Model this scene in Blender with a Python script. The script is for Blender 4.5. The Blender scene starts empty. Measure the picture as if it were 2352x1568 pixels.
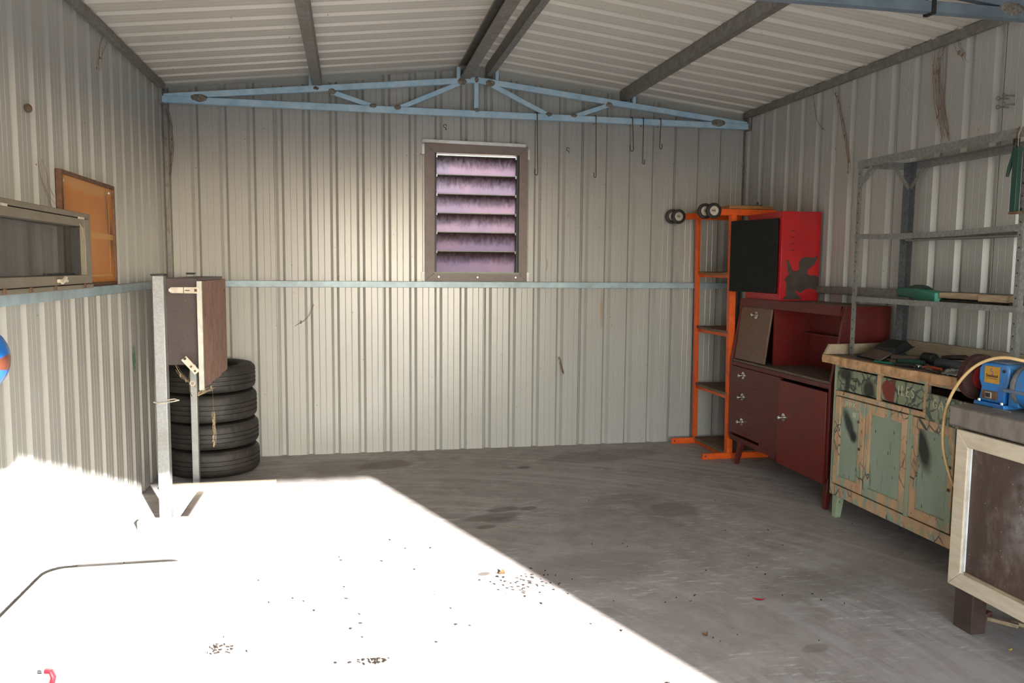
import bpy, math, random
from mathutils import Vector, Matrix
random.seed(7)
SC = bpy.context.scene
COL = SC.collection
R = math.radians

# ------------------------------------------------------------------ camera
def cam_matrix(yaw, pitch, roll, loc):
    f = Vector((math.sin(yaw)*math.cos(pitch), math.cos(yaw)*math.cos(pitch), math.sin(pitch)))
    r0 = Vector((math.cos(yaw), -math.sin(yaw), 0)); u0 = r0.cross(f)
    r = math.cos(roll)*r0 + math.sin(roll)*u0; u = -math.sin(roll)*r0 + math.cos(roll)*u0
    return Matrix(((r.x, u.x, -f.x, loc[0]), (r.y, u.y, -f.y, loc[1]), (r.z, u.z, -f.z, loc[2]), (0, 0, 0, 1)))
cd = bpy.data.cameras.new('camera'); cam = bpy.data.objects.new('camera', cd); COL.objects.link(cam)
cam.matrix_world = cam_matrix(0.201367, -0.0933205, 0.0089228, (1.262883, 0.0, 1.403324))
cd.sensor_width = 36.0; cd.lens = 36.0*1821.05/2352.0; cd.clip_start = 0.05; cd.clip_end = 300
SC.camera = cam

# ------------------------------------------------------------------ sky, sun, exposure
SUN_DIR = Vector((-0.378, 1.0, -0.343)).normalized()          # the way the light travels
wd = bpy.data.worlds.new('sky'); SC.world = wd; wd.use_nodes = True
wn = wd.node_tree.nodes; wl = wd.node_tree.links
sky = wn.new('ShaderNodeTexSky'); sky.sky_type = 'NISHITA'; sky.sun_disc = False
sky.sun_elevation = R(17.6); sky.sun_rotation = math.pi - 0.361; sky.air_density = 1.0; sky.dust_density = 0.3; sky.ozone_density = 1.0
hs = wn.new('ShaderNodeHueSaturation'); hs.inputs['Saturation'].default_value = 0.6; wl.new(sky.outputs[0], hs.inputs['Color']); wl.new(hs.outputs[0], wn['Background'].inputs[0]);
wn['Background'].inputs[1].default_value = 1.35
sd = bpy.data.lights.new('sun', 'SUN'); sun = bpy.data.objects.new('sun', sd); COL.objects.link(sun)
sun.rotation_euler = SUN_DIR.to_track_quat('-Z', 'Y').to_euler(); sun.location = (6, -12, 8)
sd.energy = 27.0; sd.angle = R(0.55); sd.color = (0.99, 0.985, 0.975)
SC.view_settings.view_transform = 'Standard'; SC.view_settings.look = 'None'
SC.view_settings.gamma = 1.0; SC.view_settings.exposure = 0.43; SC.view_settings.use_curve_mapping = False
SC.cycles.max_bounces = 7; SC.cycles.diffuse_bounces = 5; SC.cycles.glossy_bounces = 3
SC.cycles.transmission_bounces = 6; SC.cycles.sample_clamp_indirect = 8.0
SC.cycles.caustics_reflective = False; SC.cycles.caustics_refractive = False

W, D, H, RS = 4.37, 5.984, 2.645, 0.117          # room width, back wall, eave height, roof slope
YF = -0.96                                        # the plane of the open door
def roofz(x): return H + RS*min(x, W-x)

# ------------------------------------------------------------------ node helpers
class NT:
    def __init__(s, name):
        s.m = bpy.data.materials.new(name); s.m.use_nodes = True
        s.t = s.m.node_tree; s.n = s.t.nodes; s.b = s.n['Principled BSDF']; s.out = s.n['Material Output']
        s._pos = None; s._c = {}
    def new(s, t, **k):
        n = s.n.new(t)
        for a, v in k.items(): setattr(n, a, v)
        return n
    def link(s, a, b): s.t.links.new(a, b)
    def put(s, sock, v):
        if hasattr(v, 'is_output'): s.link(v, sock)
        elif isinstance(v, (tuple, list)) and len(v) == 3 and sock.type == 'RGBA': sock.default_value = (*v, 1)
        else: sock.default_value = v
    def pos(s):
        if s._pos is None: s._pos = s.new('ShaderNodeNewGeometry').outputs['Position']
        return s._pos
    def math(s, op, a, b=0.0, clamp=False):
        n = s.new('ShaderNodeMath', operation=op); n.use_clamp = clamp
        s.put(n.inputs[0], a); s.put(n.inputs[1], b); return n.outputs[0]
    def xyz(s, v=None):
        if v is None and 'xyz' in s._c: return s._c['xyz']
        n = s.new('ShaderNodeSeparateXYZ'); s.link(v or s.pos(), n.inputs[0])
        if v is None: s._c['xyz'] = n.outputs
        return n.outputs
    def scaled(s, sc, loc=(0, 0, 0), rot=(0, 0, 0)):
        n = s.new('ShaderNodeMapping'); s.link(s.pos(), n.inputs[0])
        n.inputs['Scale'].default_value = sc; n.inputs['Location'].default_value = loc; n.inputs['Rotation'].default_value = rot
        return n.outputs[0]
    def noise(s, scale, detail=4, rough=0.55, vec=None, dist=0.0):
        key = (scale, detail, rough, dist)
        if vec is None and key in s._c: return s._c[key]
        n = s.new('ShaderNodeTexNoise'); s.link(vec or s.pos(), n.inputs['Vector'])
        if vec is None: s._c[key] = n.outputs['Fac']
        n.inputs['Scale'].default_value = scale; n.inputs['Detail'].default_value = detail
        n.inputs['Roughness'].default_value = rough; n.inputs['Distortion'].default_value = dist; return n.outputs['Fac']
    def voro(s, scale, feature='F1', vec=None):
        n = s.new('ShaderNodeTexVoronoi', feature=feature); s.link(vec or s.pos(), n.inputs['Vector'])
        n.inputs['Scale'].default_value = scale; return n.outputs['Distance']
    def ramp(s, f, a, b):
        n = s.new('ShaderNodeMapRange'); n.inputs[1].default_value = a; n.inputs[2].default_value = b
        s.link(f, n.inputs[0]); return n.outputs[0]
    def mix(s, f, a, b, mode='MIX'):
        n = s.new('ShaderNodeMix', data_type='RGBA', blend_type=mode)
        s.put(n.inputs['Factor'], f); s.put(n.inputs['A'], a); s.put(n.inputs['B'], b); return n.outputs['Result']
    def bump(s, h, strength=0.3, dist=0.005):
        n = s.new('ShaderNodeBump'); n.inputs['Strength'].default_value = strength; n.inputs['Distance'].default_value = dist
        s.link(h, n.inputs['Height']); s.link(n.outputs[0], s.b.inputs['Normal'])
    def blob(s, axes, c, r, soft=0.5, rot=0.0, wob=0.25, wscale=9):
        """soft-edged ellipse at world position c (two axes), 1 inside"""
        o = s.xyz(); u = s.math('SUBTRACT', o[axes[0]], c[0]); v = s.math('SUBTRACT', o[axes[1]], c[1])
        if rot:
            ca, sa = math.cos(rot), math.sin(rot)
            u2 = s.math('ADD', s.math('MULTIPLY', u, ca), s.math('MULTIPLY', v, sa))
            v2 = s.math('SUBTRACT', s.math('MULTIPLY', v, ca), s.math('MULTIPLY', u, sa)); u, v = u2, v2
        u = s.math('DIVIDE', u, r[0]); v = s.math('DIVIDE', v, r[1])
        d = s.math('SQRT', s.math('ADD', s.math('MULTIPLY', u, u), s.math('MULTIPLY', v, v)))
        if wob: d = s.math('ADD', d, s.math('MULTIPLY', s.math('SUBTRACT', s.noise(wscale, 4), 0.5), wob*2))
        return s.ramp(d, 1.0+soft*0.5, 1.0-soft*0.5)

def M(name, col, rough=0.6, metal=0.0, col2=None, scale=12, lo=0.4, hi=0.65, stretch=None, bump=0.0, bscale=60,
      dirt=None, dirt_amt=0.5, dscale=5, spec=0.5, specks=None, sscale=60, sthr=0.12):
    t = NT(name); c = col
    vec = t.scaled(stretch) if stretch else None
    if col2: c = t.mix(t.ramp(t.noise(scale, 6, 0.6, vec), lo, hi), col, col2)
    if dirt: c = t.mix(t.math('MULTIPLY', t.ramp(t.noise(dscale, 7, 0.65), 0.48, 0.75), dirt_amt), c, dirt)
    if specks: c = t.mix(t.ramp(t.voro(sscale), sthr, sthr*0.6), c, specks)
    t.put(t.b.inputs['Base Color'], c)
    t.b.inputs['Roughness'].default_value = rough; t.b.inputs['Metallic'].default_value = metal
    t.b.inputs['Specular IOR Level'].default_value = spec
    if bump: t.bump(t.noise(bscale, 5, 0.6, vec), bump, 0.004)
    return t.m

MT = {}
# pre-painted steel cladding: cream grey, half gloss
def cladding(name, base):
    t = NT(name)
    c = t.mix(t.ramp(t.noise(1.2, 5), 0.35, 0.75), base, tuple(v*0.9 for v in base))
    c = t.mix(t.math('MULTIPLY', t.ramp(t.noise(6, 8, 0.7, t.scaled((3, 3, 0.7))), 0.6, 0.85), 0.2), c, (0.2, 0.17, 0.13))
    c = t.mix(t.ramp(t.voro(14, vec=t.scaled((1, 1, 0.6))), 0.045, 0.03), c, (0.16, 0.10, 0.06))
    c = t.mix(t.math('MULTIPLY', t.blob((0, 2), (3.205, 1.08), (0.012, 0.13), 1.0, 0.0, 0.3, 20), 0.55), c, (0.30, 0.15, 0.035))   # rust run
    c = t.mix(t.math('MULTIPLY', t.blob((1, 2), (5.03, 0.85), (0.03, 0.07), 0.6, 0.0, 0.9, 40), 0.8), c, (0.03, 0.19, 0.12))       # splash of green paint
    t.put(t.b.inputs['Base Color'], c)
    t.b.inputs['Roughness'].default_value = 0.27
    t.b.inputs['Specular IOR Level'].default_value = 0.6
    return t.m
MT['clad'] = cladding('cream_wall_steel', (0.378, 0.372, 0.345))
MT['roof'] = cladding('cream_roof_steel', (0.63, 0.60, 0.535))  # paler than the walls; stands in for bounced light on the ceiling
MT['galv'] = M('galvanised_steel', (0.36, 0.37, 0.37), 0.42, 0.5, (0.27, 0.28, 0.285), 130, 0.35, 0.65, dirt=(0.16, 0.13, 0.10), dirt_amt=0.5)
MT['galvdark'] = M('dark_galvanised_steel', (0.25, 0.245, 0.225), 0.5, 0.4, (0.17, 0.165, 0.15), 30, dirt=(0.14, 0.10, 0.06))
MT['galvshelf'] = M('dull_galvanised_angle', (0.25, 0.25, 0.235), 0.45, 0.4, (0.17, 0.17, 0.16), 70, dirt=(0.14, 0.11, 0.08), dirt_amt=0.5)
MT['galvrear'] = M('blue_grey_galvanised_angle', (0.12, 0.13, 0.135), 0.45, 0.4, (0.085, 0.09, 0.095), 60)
MT['blue'] = M('light_blue_primer', (0.42, 0.57, 0.68), 0.42, 0.0, (0.30, 0.50, 0.66), 9, dirt=(0.2, 0.18, 0.14), dirt_amt=0.35, dscale=14)
MT['bluedark'] = M('shaded_blue_grey_primer', (0.155, 0.205, 0.24), 0.5, 0.0, (0.11, 0.15, 0.19), 9, dirt=(0.10, 0.09, 0.07), dirt_amt=0.5, dscale=10)  # truss paint made darker: the overhead truss's shade is put into its colour
MT['bluegrey'] = M('blue_grey_girt_paint', (0.36, 0.47, 0.52), 0.42, 0.1, (0.28, 0.37, 0.42), 7, dirt=(0.16, 0.14, 0.11), dirt_amt=0.5, dscale=10)
MT['weld'] = M('burnt_weld', (0.13, 0.115, 0.09), 0.85, 0.1, (0.26, 0.24, 0.20), 60, bump=0.8, bscale=120)
MT['brownalu'] = M('brown_window_paint', (0.185, 0.142, 0.128), 0.5, 0.0, (0.155, 0.118, 0.107), 20, dirt=(0.22, 0.17, 0.13), dirt_amt=0.3)
MT['bronze'] = M('bronze_sash_aluminium', (0.20, 0.17, 0.13), 0.42, 0.3, (0.16, 0.135, 0.105), 10, dirt=(0.25, 0.19, 0.11), dirt_amt=0.4)
MT['whitepaint'] = M('white_painted_metal', (0.72, 0.73, 0.74), 0.4, 0.0, (0.55, 0.54, 0.5), 12)
MT['black'] = M('black_plastic', (0.014, 0.014, 0.014), 0.5)
MT['darksteel'] = M('dark_tool_steel', (0.035, 0.034, 0.032), 0.4, 0.6, (0.07, 0.05, 0.035), 30)
MT['chrome'] = M('chrome', (0.75, 0.75, 0.73), 0.14, 1.0, (0.5, 0.48, 0.44), 30)
MT['wire'] = M('rusty_wire', (0.06, 0.045, 0.03), 0.6, 0.4, (0.11, 0.08, 0.03), 40)
MT['rust'] = M('rust_brown', (0.10, 0.05, 0.028), 0.85, 0.0, (0.16, 0.085, 0.045), 30, bump=0.4)
MT['orange'] = M('orange_enamel', (0.80, 0.115, 0.012), 0.38, 0.0, (0.66, 0.085, 0.01), 10, dirt=(0.22, 0.07, 0.02), dirt_amt=0.55, dscale=16)
MT['shelfwood'] = M('grey_brown_chipboard', (0.135, 0.095, 0.065), 0.8, 0.0, (0.20, 0.145, 0.095), 40, dirt=(0.05, 0.04, 0.03), dirt_amt=0.6, bump=0.3)
MT['orangewood'] = M('orange_edged_timber', (0.36, 0.17, 0.06), 0.7, 0.0, (0.24, 0.11, 0.045), 20, stretch=(1, 6, 6))
MT['rubber'] = None
MT['redmetal'] = M('bright_red_enamel', (0.46, 0.012, 0.016), 0.30, 0.0, (0.40, 0.010, 0.016), 6, dirt=(0.30, 0.03, 0.035), dirt_amt=0.5, dscale=7)
MT['blackpanel'] = M('matt_black_panel', (0.010, 0.011, 0.010), 0.7, 0.0, (0.015, 0.015, 0.014), 30, spec=0.2)
MT['deskred'] = M('dark_red_desk_paint', (0.112, 0.011, 0.010), 0.40, 0.0, (0.082, 0.012, 0.010), 14, dirt=(0.10, 0.035, 0.028), dirt_amt=0.5, dscale=8, specks=(0.35, 0.22, 0.18), sscale=22, sthr=0.05)
MT['deskred2'] = M('brick_red_door_paint', (0.155, 0.013, 0.010), 0.38, 0.0, (0.12, 0.012, 0.010), 10, dirt=(0.11, 0.02, 0.016), dirt_amt=0.5, specks=(0.4, 0.3, 0.26), sscale=20, sthr=0.05)
MT['deskbrown'] = M('brown_flap_paint', (0.175, 0.105, 0.072), 0.55, 0.0, (0.14, 0.08, 0.054), 60)
MT['dustwood'] = M('dusty_brown_board', (0.15, 0.105, 0.075), 0.8, 0.0, (0.09, 0.062, 0.045), 9, stretch=(6, 1, 6), dirt=(0.24, 0.2, 0.15), dirt_amt=0.5)
MT['pine'] = M('raw_pine_board', (0.42, 0.33, 0.22), 0.75, 0.0, (0.32, 0.23, 0.145), 14, stretch=(8, 1, 10), dirt=(0.20, 0.15, 0.10), dirt_amt=0.4)
MT['cream'] = M('cream_timber', (0.58, 0.50, 0.38), 0.6, 0.0, (0.50, 0.42, 0.30), 10, stretch=(6, 1, 6), dirt=(0.30, 0.22, 0.13), dirt_amt=0.4, specks=(0.08, 0.05, 0.03), sscale=50, sthr=0.06)
MT['wornedge'] = M('chewed_orange_timber_edge', (0.56, 0.34, 0.17), 0.75, 0.0, (0.44, 0.25, 0.12), 26, dirt=(0.10, 0.06, 0.035), dirt_amt=0.55, dscale=16, bump=0.7, bscale=50)
MT['benchbrown'] = M('dark_brown_bench_paint', (0.062, 0.036, 0.028), 0.45, 0.0, (0.04, 0.024, 0.019), 12, dirt=(0.12, 0.09, 0.075), dirt_amt=0.4, specks=(0.6, 0.58, 0.55), sscale=38, sthr=0.05)
MT['benchtop'] = M('grey_brown_bench_top', (0.19, 0.165, 0.145), 0.65, 0.0, (0.135, 0.112, 0.095), 8, stretch=(1, 3, 1), specks=(0.7, 0.68, 0.64), sscale=45, sthr=0.05)
MT['blueenamel'] = M('blue_grinder_enamel', (0.018, 0.15, 0.46), 0.32, 0.0, (0.02, 0.20, 0.50), 10, dirt=(0.12, 0.13, 0.14), dirt_amt=0.7, dscale=16)
MT['bluegreydust'] = M('dusty_blue_enamel', (0.11, 0.13, 0.15), 0.7, 0.0, (0.06, 0.12, 0.22), 14)
MT['gold'] = M('gold_sticker', (0.52, 0.28, 0.035), 0.35, 0.2, (0.45, 0.23, 0.03), 30)
MT['ink'] = M('black_ink', (0.012, 0.011, 0.02), 0.5)
MT['inkblue'] = M('violet_ink', (0.06, 0.06, 0.32), 0.5)
MT['wirewheel'] = M('rusty_wire_wheel', (0.085, 0.028, 0.022), 0.8, 0.2, (0.045, 0.02, 0.016), 90, bump=1.0, bscale=220)
MT['redpaint'] = M('red_guard_paint', (0.34, 0.02, 0.02), 0.5, 0.0, (0.2, 0.02, 0.02), 20)
MT['stone'] = M('grey_grinding_stone', (0.17, 0.165, 0.16), 0.9, 0.0, (0.12, 0.115, 0.11), 120)
MT['cord'] = M('cream_cord_rubber', (0.62, 0.42, 0.20), 0.5, 0.0, (0.50, 0.32, 0.14), 20)
MT['greenplastic'] = M('green_plastic', (0.012, 0.23, 0.15), 0.42, 0.0, (0.012, 0.19, 0.125), 16)
MT['darkgreen'] = M('dark_green_plastic', (0.012, 0.045, 0.033), 0.5)
MT['greywood'] = M('weathered_batten', (0.34, 0.25, 0.155), 0.8, 0.0, (0.22, 0.155, 0.10), 12, stretch=(8, 1, 8))
MT['greyplastic'] = M('grey_tool_plastic', (0.065, 0.072, 0.085), 0.5, 0.0, (0.04, 0.042, 0.05), 20)
MT['rag'] = M('grey_rag', (0.27, 0.265, 0.255), 0.95, 0.0, (0.17, 0.165, 0.16), 20, bump=0.4)
MT['toolwood'] = M('dirty_tool_timber', (0.115, 0.075, 0.045), 0.75, 0.0, (0.07, 0.045, 0.03), 25)
MT['towel'] = M('tan_steel_plate', (0.15, 0.125, 0.095), 0.45, 0.4, (0.09, 0.07, 0.05), 20)
MT['orangeplastic'] = M('orange_handle', (0.36, 0.06, 0.018), 0.6)
def ply_mat():
    t = NT('weathered_red_ply'); v = t.scaled((2.5, 2.5, 1))
    c = t.mix(t.ramp(t.noise(6, 8, .7, v, .8), .32, .68), (0.33, 0.19, 0.145), (0.17, 0.085, 0.064))
    c = t.mix(t.math('MULTIPLY', t.ramp(t.noise(18, 8, .75, v, 1.2), .52, .66), .7), c, (0.40, 0.27, 0.19))
    e = t.voro(5, 'DISTANCE_TO_EDGE', t.scaled((1.6, 1.6, 1), rot=(.4, 0, 0))); c = t.mix(t.math('MULTIPLY', t.ramp(e, .012, .004), t.ramp(t.noise(4, 3), .5, .6)), c, (0.06, 0.03, 0.022))
    c = t.mix(t.ramp(t.voro(55), .10, .05), c, (0.52, 0.43, 0.35))
    t.put(t.b.inputs['Base Color'], c); t.b.inputs['Roughness'].default_value = .72; t.bump(t.noise(30, 8, .7), .5, .004); return t.m
MT['plyred'] = ply_mat()
MT['plydark'] = M('dark_brown_formply', (0.048, 0.029, 0.026), 0.45, 0.0, (0.038, 0.022, 0.020), 60, specks=(0.3, 0.25, 0.2), sscale=22, sthr=0.04)
MT['alu'] = M('bare_aluminium', (0.37, 0.37, 0.33), 0.4, 0.5, (0.5, 0.49, 0.42), 20)
MT['hasp'] = M('cream_zinc_hasp', (0.58, 0.53, 0.44), 0.5, 0.2, (0.46, 0.40, 0.32), 30)
MT['whiteenamel'] = M('white_enamel', (0.80, 0.79, 0.76), 0.3, 0.0, (0.74, 0.72, 0.68), 5)
MT['redlever'] = M('red_lever_paint', (0.26, 0.006, 0.012), 0.35)
MT['leafbrown'] = M('dry_brown_leaf', (0.16, 0.07, 0.025), 0.8)
MT['leafpale'] = M('dry_pale_leaf', (0.40, 0.34, 0.22), 0.8)
MT['leafred'] = M('red_leaf', (0.50, 0.02, 0.025), 0.7)
MT['leafyellow'] = M('yellow_leaf', (0.5, 0.4, 0.05), 0.7)
MT['web'] = M('dusty_cobweb', (0.20, 0.125, 0.075), 0.95)
MT['crumb'] = M('dark_leaf_crumbs', (0.022, 0.013, 0.008), 0.9)
MT['palesilk'] = M('pale_cobweb', (0.36, 0.28, 0.18), 0.95)
MT['nest'] = M('mud_nest', (0.10, 0.075, 0.05), 0.95, bump=0.5)
MT['chalk'] = M('cream_chalk_paint', (0.72, 0.64, 0.42), 0.8)
MT['tape'] = M('yellowed_tape', (0.52, 0.28, 0.08), 0.55)
MT['screw'] = M('bright_screw', (0.7, 0.7, 0.68), 0.3, 0.9)
MT['fence'] = M('grey_fence_steel', (0.50, 0.46, 0.42), 0.6, 0.0, (0.60, 0.40, 0.20), 2)
MT['ground'] = M('pale_dry_ground', (0.56, 0.53, 0.49), 0.95, 0.0, (0.48, 0.46, 0.42), 2.5)
MT['brick'] = M('red_brown_block', (0.10, 0.03, 0.025), 0.8)
MT['darkbare'] = M('bare_rusted_steel', (0.052, 0.036, 0.028), 0.6, 0.2, (0.075, 0.062, 0.055), 10)
MT['greyblade'] = M('brushed_steel', (0.5, 0.5, 0.5), 0.3, 0.9)

def tyre_mat():
    t = NT('tyre_rubber'); o = t.new('ShaderNodeTexCoord').outputs['Object']
    c = t.mix(t.ramp(t.noise(5, 7, 0.65), 0.42, 0.72), (0.012, 0.011, 0.010), (0.034, 0.027, 0.021))
    c = t.mix(t.ramp(t.noise(30, 6), 0.6, 0.75), c, (0.055, 0.044, 0.033)); t.put(t.b.inputs['Base Color'], c)
    t.b.inputs['Roughness'].default_value = 0.62; t.bump(t.noise(80, 4), 0.15, 0.002); return t.m
MT['rubber'] = tyre_mat()

def floor_mat():
    t = NT('stained_concrete')
    base = t.mix(t.ramp(t.noise(1.1, 7, 0.62), 0.3, 0.72), (0.38, 0.336, 0.312), (0.255, 0.220, 0.202))
    base = t.mix(t.math('MULTIPLY', t.ramp(t.noise(7, 8, 0.7, dist=0.6), 0.4, 0.7), 0.55), base, (0.50, 0.465, 0.435))
    base = t.mix(t.math('MULTIPLY', t.ramp(t.noise(3.2, 9, 0.68), 0.52, 0.68), 0.5), base, (0.20, 0.17, 0.15))
    # arcs left by the trowel
    o = t.xyz(); dx = t.math('SUBTRACT', o[0], 1.1); dy = t.math('SUBTRACT', o[1], 2.2)
    rr = t.math('SQRT', t.math('ADD', t.math('MULTIPLY', dx, dx), t.math('MULTIPLY', dy, dy)))
    cb = t.new('ShaderNodeCombineXYZ'); t.link(t.math('MULTIPLY', rr, 16.0), cb.inputs[0]); t.link(t.math('MULTIPLY', t.math('ARCTAN2', dy, dx), 2.0), cb.inputs[1])
    arc = t.ramp(t.noise(1.0, 5, 0.6, cb.outputs[0], 0.5), 0.46, 0.68)
    arc = t.math('MULTIPLY', arc, t.ramp(t.noise(0.9, 3), 0.36, 0.58))
    base = t.mix(t.math('MULTIPLY', arc, 0.75), base, (0.50, 0.47, 0.45))
    cb2 = t.new('ShaderNodeCombineXYZ'); t.link(t.math('MULTIPLY', rr, 60.0), cb2.inputs[0]); t.link(t.math('MULTIPLY', t.math('ARCTAN2', dy, dx), 3.0), cb2.inputs[1])
    fine = t.noise(1.0, 6, 0.65, cb2.outputs[0], 1.2)
    base = t.mix(t.math('MULTIPLY', t.math('MULTIPLY', t.ramp(fine, 0.52, 0.75), t.ramp(t.noise(2.2, 4), .42, .65)), 0.5), base, (0.50, 0.47, 0.455))
    base = t.mix(t.math('MULTIPLY', t.math('MULTIPLY', t.ramp(fine, 0.45, 0.28), t.ramp(t.noise(2.0, 4, .5, t.scaled((1, 1, 1), (4, 2, 0))), .45, .65)), 0.5), base, (0.17, 0.145, 0.132))
    # pale scuffs
    sc = t.math('MULTIPLY', t.ramp(t.noise(16, 6, 0.75, t.scaled((0.5, 2.2, 1), rot=(0, 0, 0.5))), 0.54, 0.68), t.ramp(t.noise(1.7, 3), 0.42, 0.58))
    base = t.mix(t.math('MULTIPLY', sc, 0.85), base, (0.72, 0.69, 0.67))
    # oil and water stains with a place of their own
    for cx, cy, rx, ry, a in [(1.50, 5.58, 0.20, 0.11, .6), (2.03, 4.29, 0.17, 0.06, .6), (2.08, 4.24, 0.10, 0.05, .5), (2.12, 4.42, 0.10, 0.04, .65), (2.27, 4.42, 0.05, 0.03, .65),
                              (1.97, 4.13, 0.06, 0.03, .65), (3.10, 4.25, 0.16, 0.13, .45), (2.9, 4.5, 0.25, 0.1, .3), (3.1, 5.6, 0.5, 0.16, .35), (2.35, 3.45, 0.35, 0.2, .3),
                              (2.45, 5.35, 0.05, 0.03, .8), (1.2, 5.6, 0.25, 0.2, .3), (3.3, 3.1, 0.3, 0.15, .3), (2.95, 2.55, 0.06, 0.03, .4), (1.85, 3.48, 0.03, 0.02, .8)]:
        base = t.mix(t.math('MULTIPLY', t.blob((0, 1), (cx, cy), (rx, ry), 0.35, 0.2, 0.28), a), base, (0.13, 0.10, 0.082))
    base = t.mix(t.ramp(t.voro(9, vec=t.scaled((1, 1, 1))), 0.03, 0.02), base, (0.04, 0.028, 0.02))
    t.put(t.b.inputs['Base Color'], base); t.b.inputs['Roughness'].default_value = 0.72
    t.bump(t.noise(35, 8, 0.7), 0.25, 0.004); return t.m
MT['floor'] = floor_mat()

def hardboard_mat():
    t = NT('orange_hardboard')
    c = t.mix(t.ramp(t.noise(5, 6, 0.6), 0.3, 0.7), (0.52, 0.205, 0.040), (0.42, 0.15, 0.028))
    c = t.mix(t.math('MULTIPLY', t.blob((1, 2), (4.24, 1.775), (0.42, 0.035), 0.5, -0.02, 0.5, 14), 0.7), c, (0.50, 0.27, 0.10))
    c = t.mix(t.math('MULTIPLY', t.blob((1, 2), (4.57, 1.60), (0.035, 0.17), 0.7, 0.25, 0.4, 10), 0.7), c, (0.15, 0.06, 0.02))
    c = t.mix(t.math('MULTIPLY', t.blob((1, 2), (4.60, 1.55), (0.05, 0.05), 0.9, 0.0, 0.4, 10), 0.6), c, (0.12, 0.05, 0.02))
    t.put(t.b.inputs['Base Color'], c); t.b.inputs['Roughness'].default_value = 0.5; return t.m
MT['hardboard'] = hardboard_mat()

def green_mat(name, base, crack, blobs, red=()):
    """old green paint with black spray marks (blobs on the Y,Z plane)"""
    t = NT(name)
    c = t.mix(t.ramp(t.noise(9, 6, 0.6, t.scaled((1, 1, 0.5))), 0.35, 0.7), base, (base[0]*0.78, base[1]*0.82, base[2]*0.72))
    c = t.mix(t.math('MULTIPLY', t.ramp(t.noise(22, 6, 0.7, t.scaled((1, 1, 0.3))), 0.58, 0.72), 0.6), c, (0.30, 0.30, 0.19))
    if crack:
        e = t.new('ShaderNodeTexVoronoi', feature='DISTANCE_TO_EDGE'); e.inputs['Scale'].default_value = 15
        n = t.new('ShaderNodeTexNoise'); n.inputs['Scale'].default_value = 10; t.link(t.pos(), n.inputs['Vector'])
        v = t.new('ShaderNodeVectorMath', operation='MULTIPLY_ADD'); t.link(n.outputs['Color'], v.inputs[0]); v.inputs[1].default_value = (0.12, 0.12, 0.12); t.link(t.pos(), v.inputs[2])
        t.link(v.outputs[0], e.inputs['Vector'])
        c = t.mix(t.math('MULTIPLY', t.ramp(e.outputs['Distance'], 0.10, 0.05), 0.85), c, (0.02, 0.045, 0.04))
    c = t.mix(t.ramp(t.voro(34, vec=t.scaled((1, 1, 0.32))), 0.13, 0.08), c, (0.035, 0.04, 0.03))
    c = t.mix(t.math('MULTIPLY', t.ramp(t.noise(30, 6, .7, t.scaled((1, 1, .12), (2, 5, 1))), .60, .66), .6), c, (0.07, 0.10, 0.09))
    c = t.mix(t.math('MULTIPLY', t.ramp(t.noise(7, 6, .7, t.scaled((1, 1, .4), (7, 2, 3))), .5, .75), .5), c, (0.40, 0.42, 0.33))
    for b in red: c = t.mix(t.blob((1, 2), b[0], b[1], 0.25, b[2], 0.35, 18), c, (0.20, 0.035, 0.022))
    for b in blobs: c = t.mix(t.math('MULTIPLY', t.blob((1, 2), b[0], b[1], 0.7, b[2], 0.15, 14), 0.93), c, (0.012, 0.012, 0.011))
    t.put(t.b.inputs['Base Color'], c); t.b.inputs['Roughness'].default_value = 0.55; return t.m
def worn_mat():
    t = NT('worn_tan_timber'); st = t.scaled((1, 1, .35))
    c = t.mix(t.ramp(t.noise(20, 6, .6, st), .35, .7), (0.62, 0.42, 0.25), (0.47, 0.29, 0.165))
    c = t.mix(t.ramp(t.noise(16, 7, .62, st), .51, .58), c, (0.30, 0.36, 0.27))          # paint still clinging
    c = t.mix(t.ramp(t.noise(34, 5, .6, t.scaled((1, 1, .5), (3, 1, 2))), .66, .70), c, (0.05, 0.075, 0.075))
    ed = t.voro(22, 'DISTANCE_TO_EDGE', t.scaled((1, 1, .6))); c = t.mix(t.math('MULTIPLY', t.ramp(ed, .06, .03), t.ramp(t.noise(6, 4), .50, .60)), c, (0.06, 0.09, 0.085))
    c = t.mix(t.ramp(t.voro(45), .10, .06), c, (0.05, 0.03, 0.02))
    t.put(t.b.inputs['Base Color'], c); t.b.inputs['Roughness'].default_value = .75; t.bump(t.noise(40, 5), .3, .003); return t.m
MT['wornwood'] = worn_mat()
MT['green'] = green_mat('pale_green_paint', (0.35, 0.41, 0.29), False, [])
MT['greenpanel'] = green_mat('green_panel_paint', (0.32, 0.39, 0.31), False, [((3.845, 0.56), (0.032, 0.085), -0.55), ((3.80, 0.50), (0.028, 0.03), 0), ((3.265, 0.555), (0.042, 0.105), -0.35)])
MT['greendrawer'] = green_mat('cracked_green_drawer_paint', (0.26, 0.285, 0.185), True, [((3.89, 0.83), (0.055, 0.035), 0), ((3.875, 0.77), (0.018, 0.06), 0.1), ((3.69, 0.775), (0.05, 0.055), 0.2)], [((3.545, 0.80), (0.035, 0.05), 0.0), ((3.51, 0.77), (0.025, 0.085), 0.1)])

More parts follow.
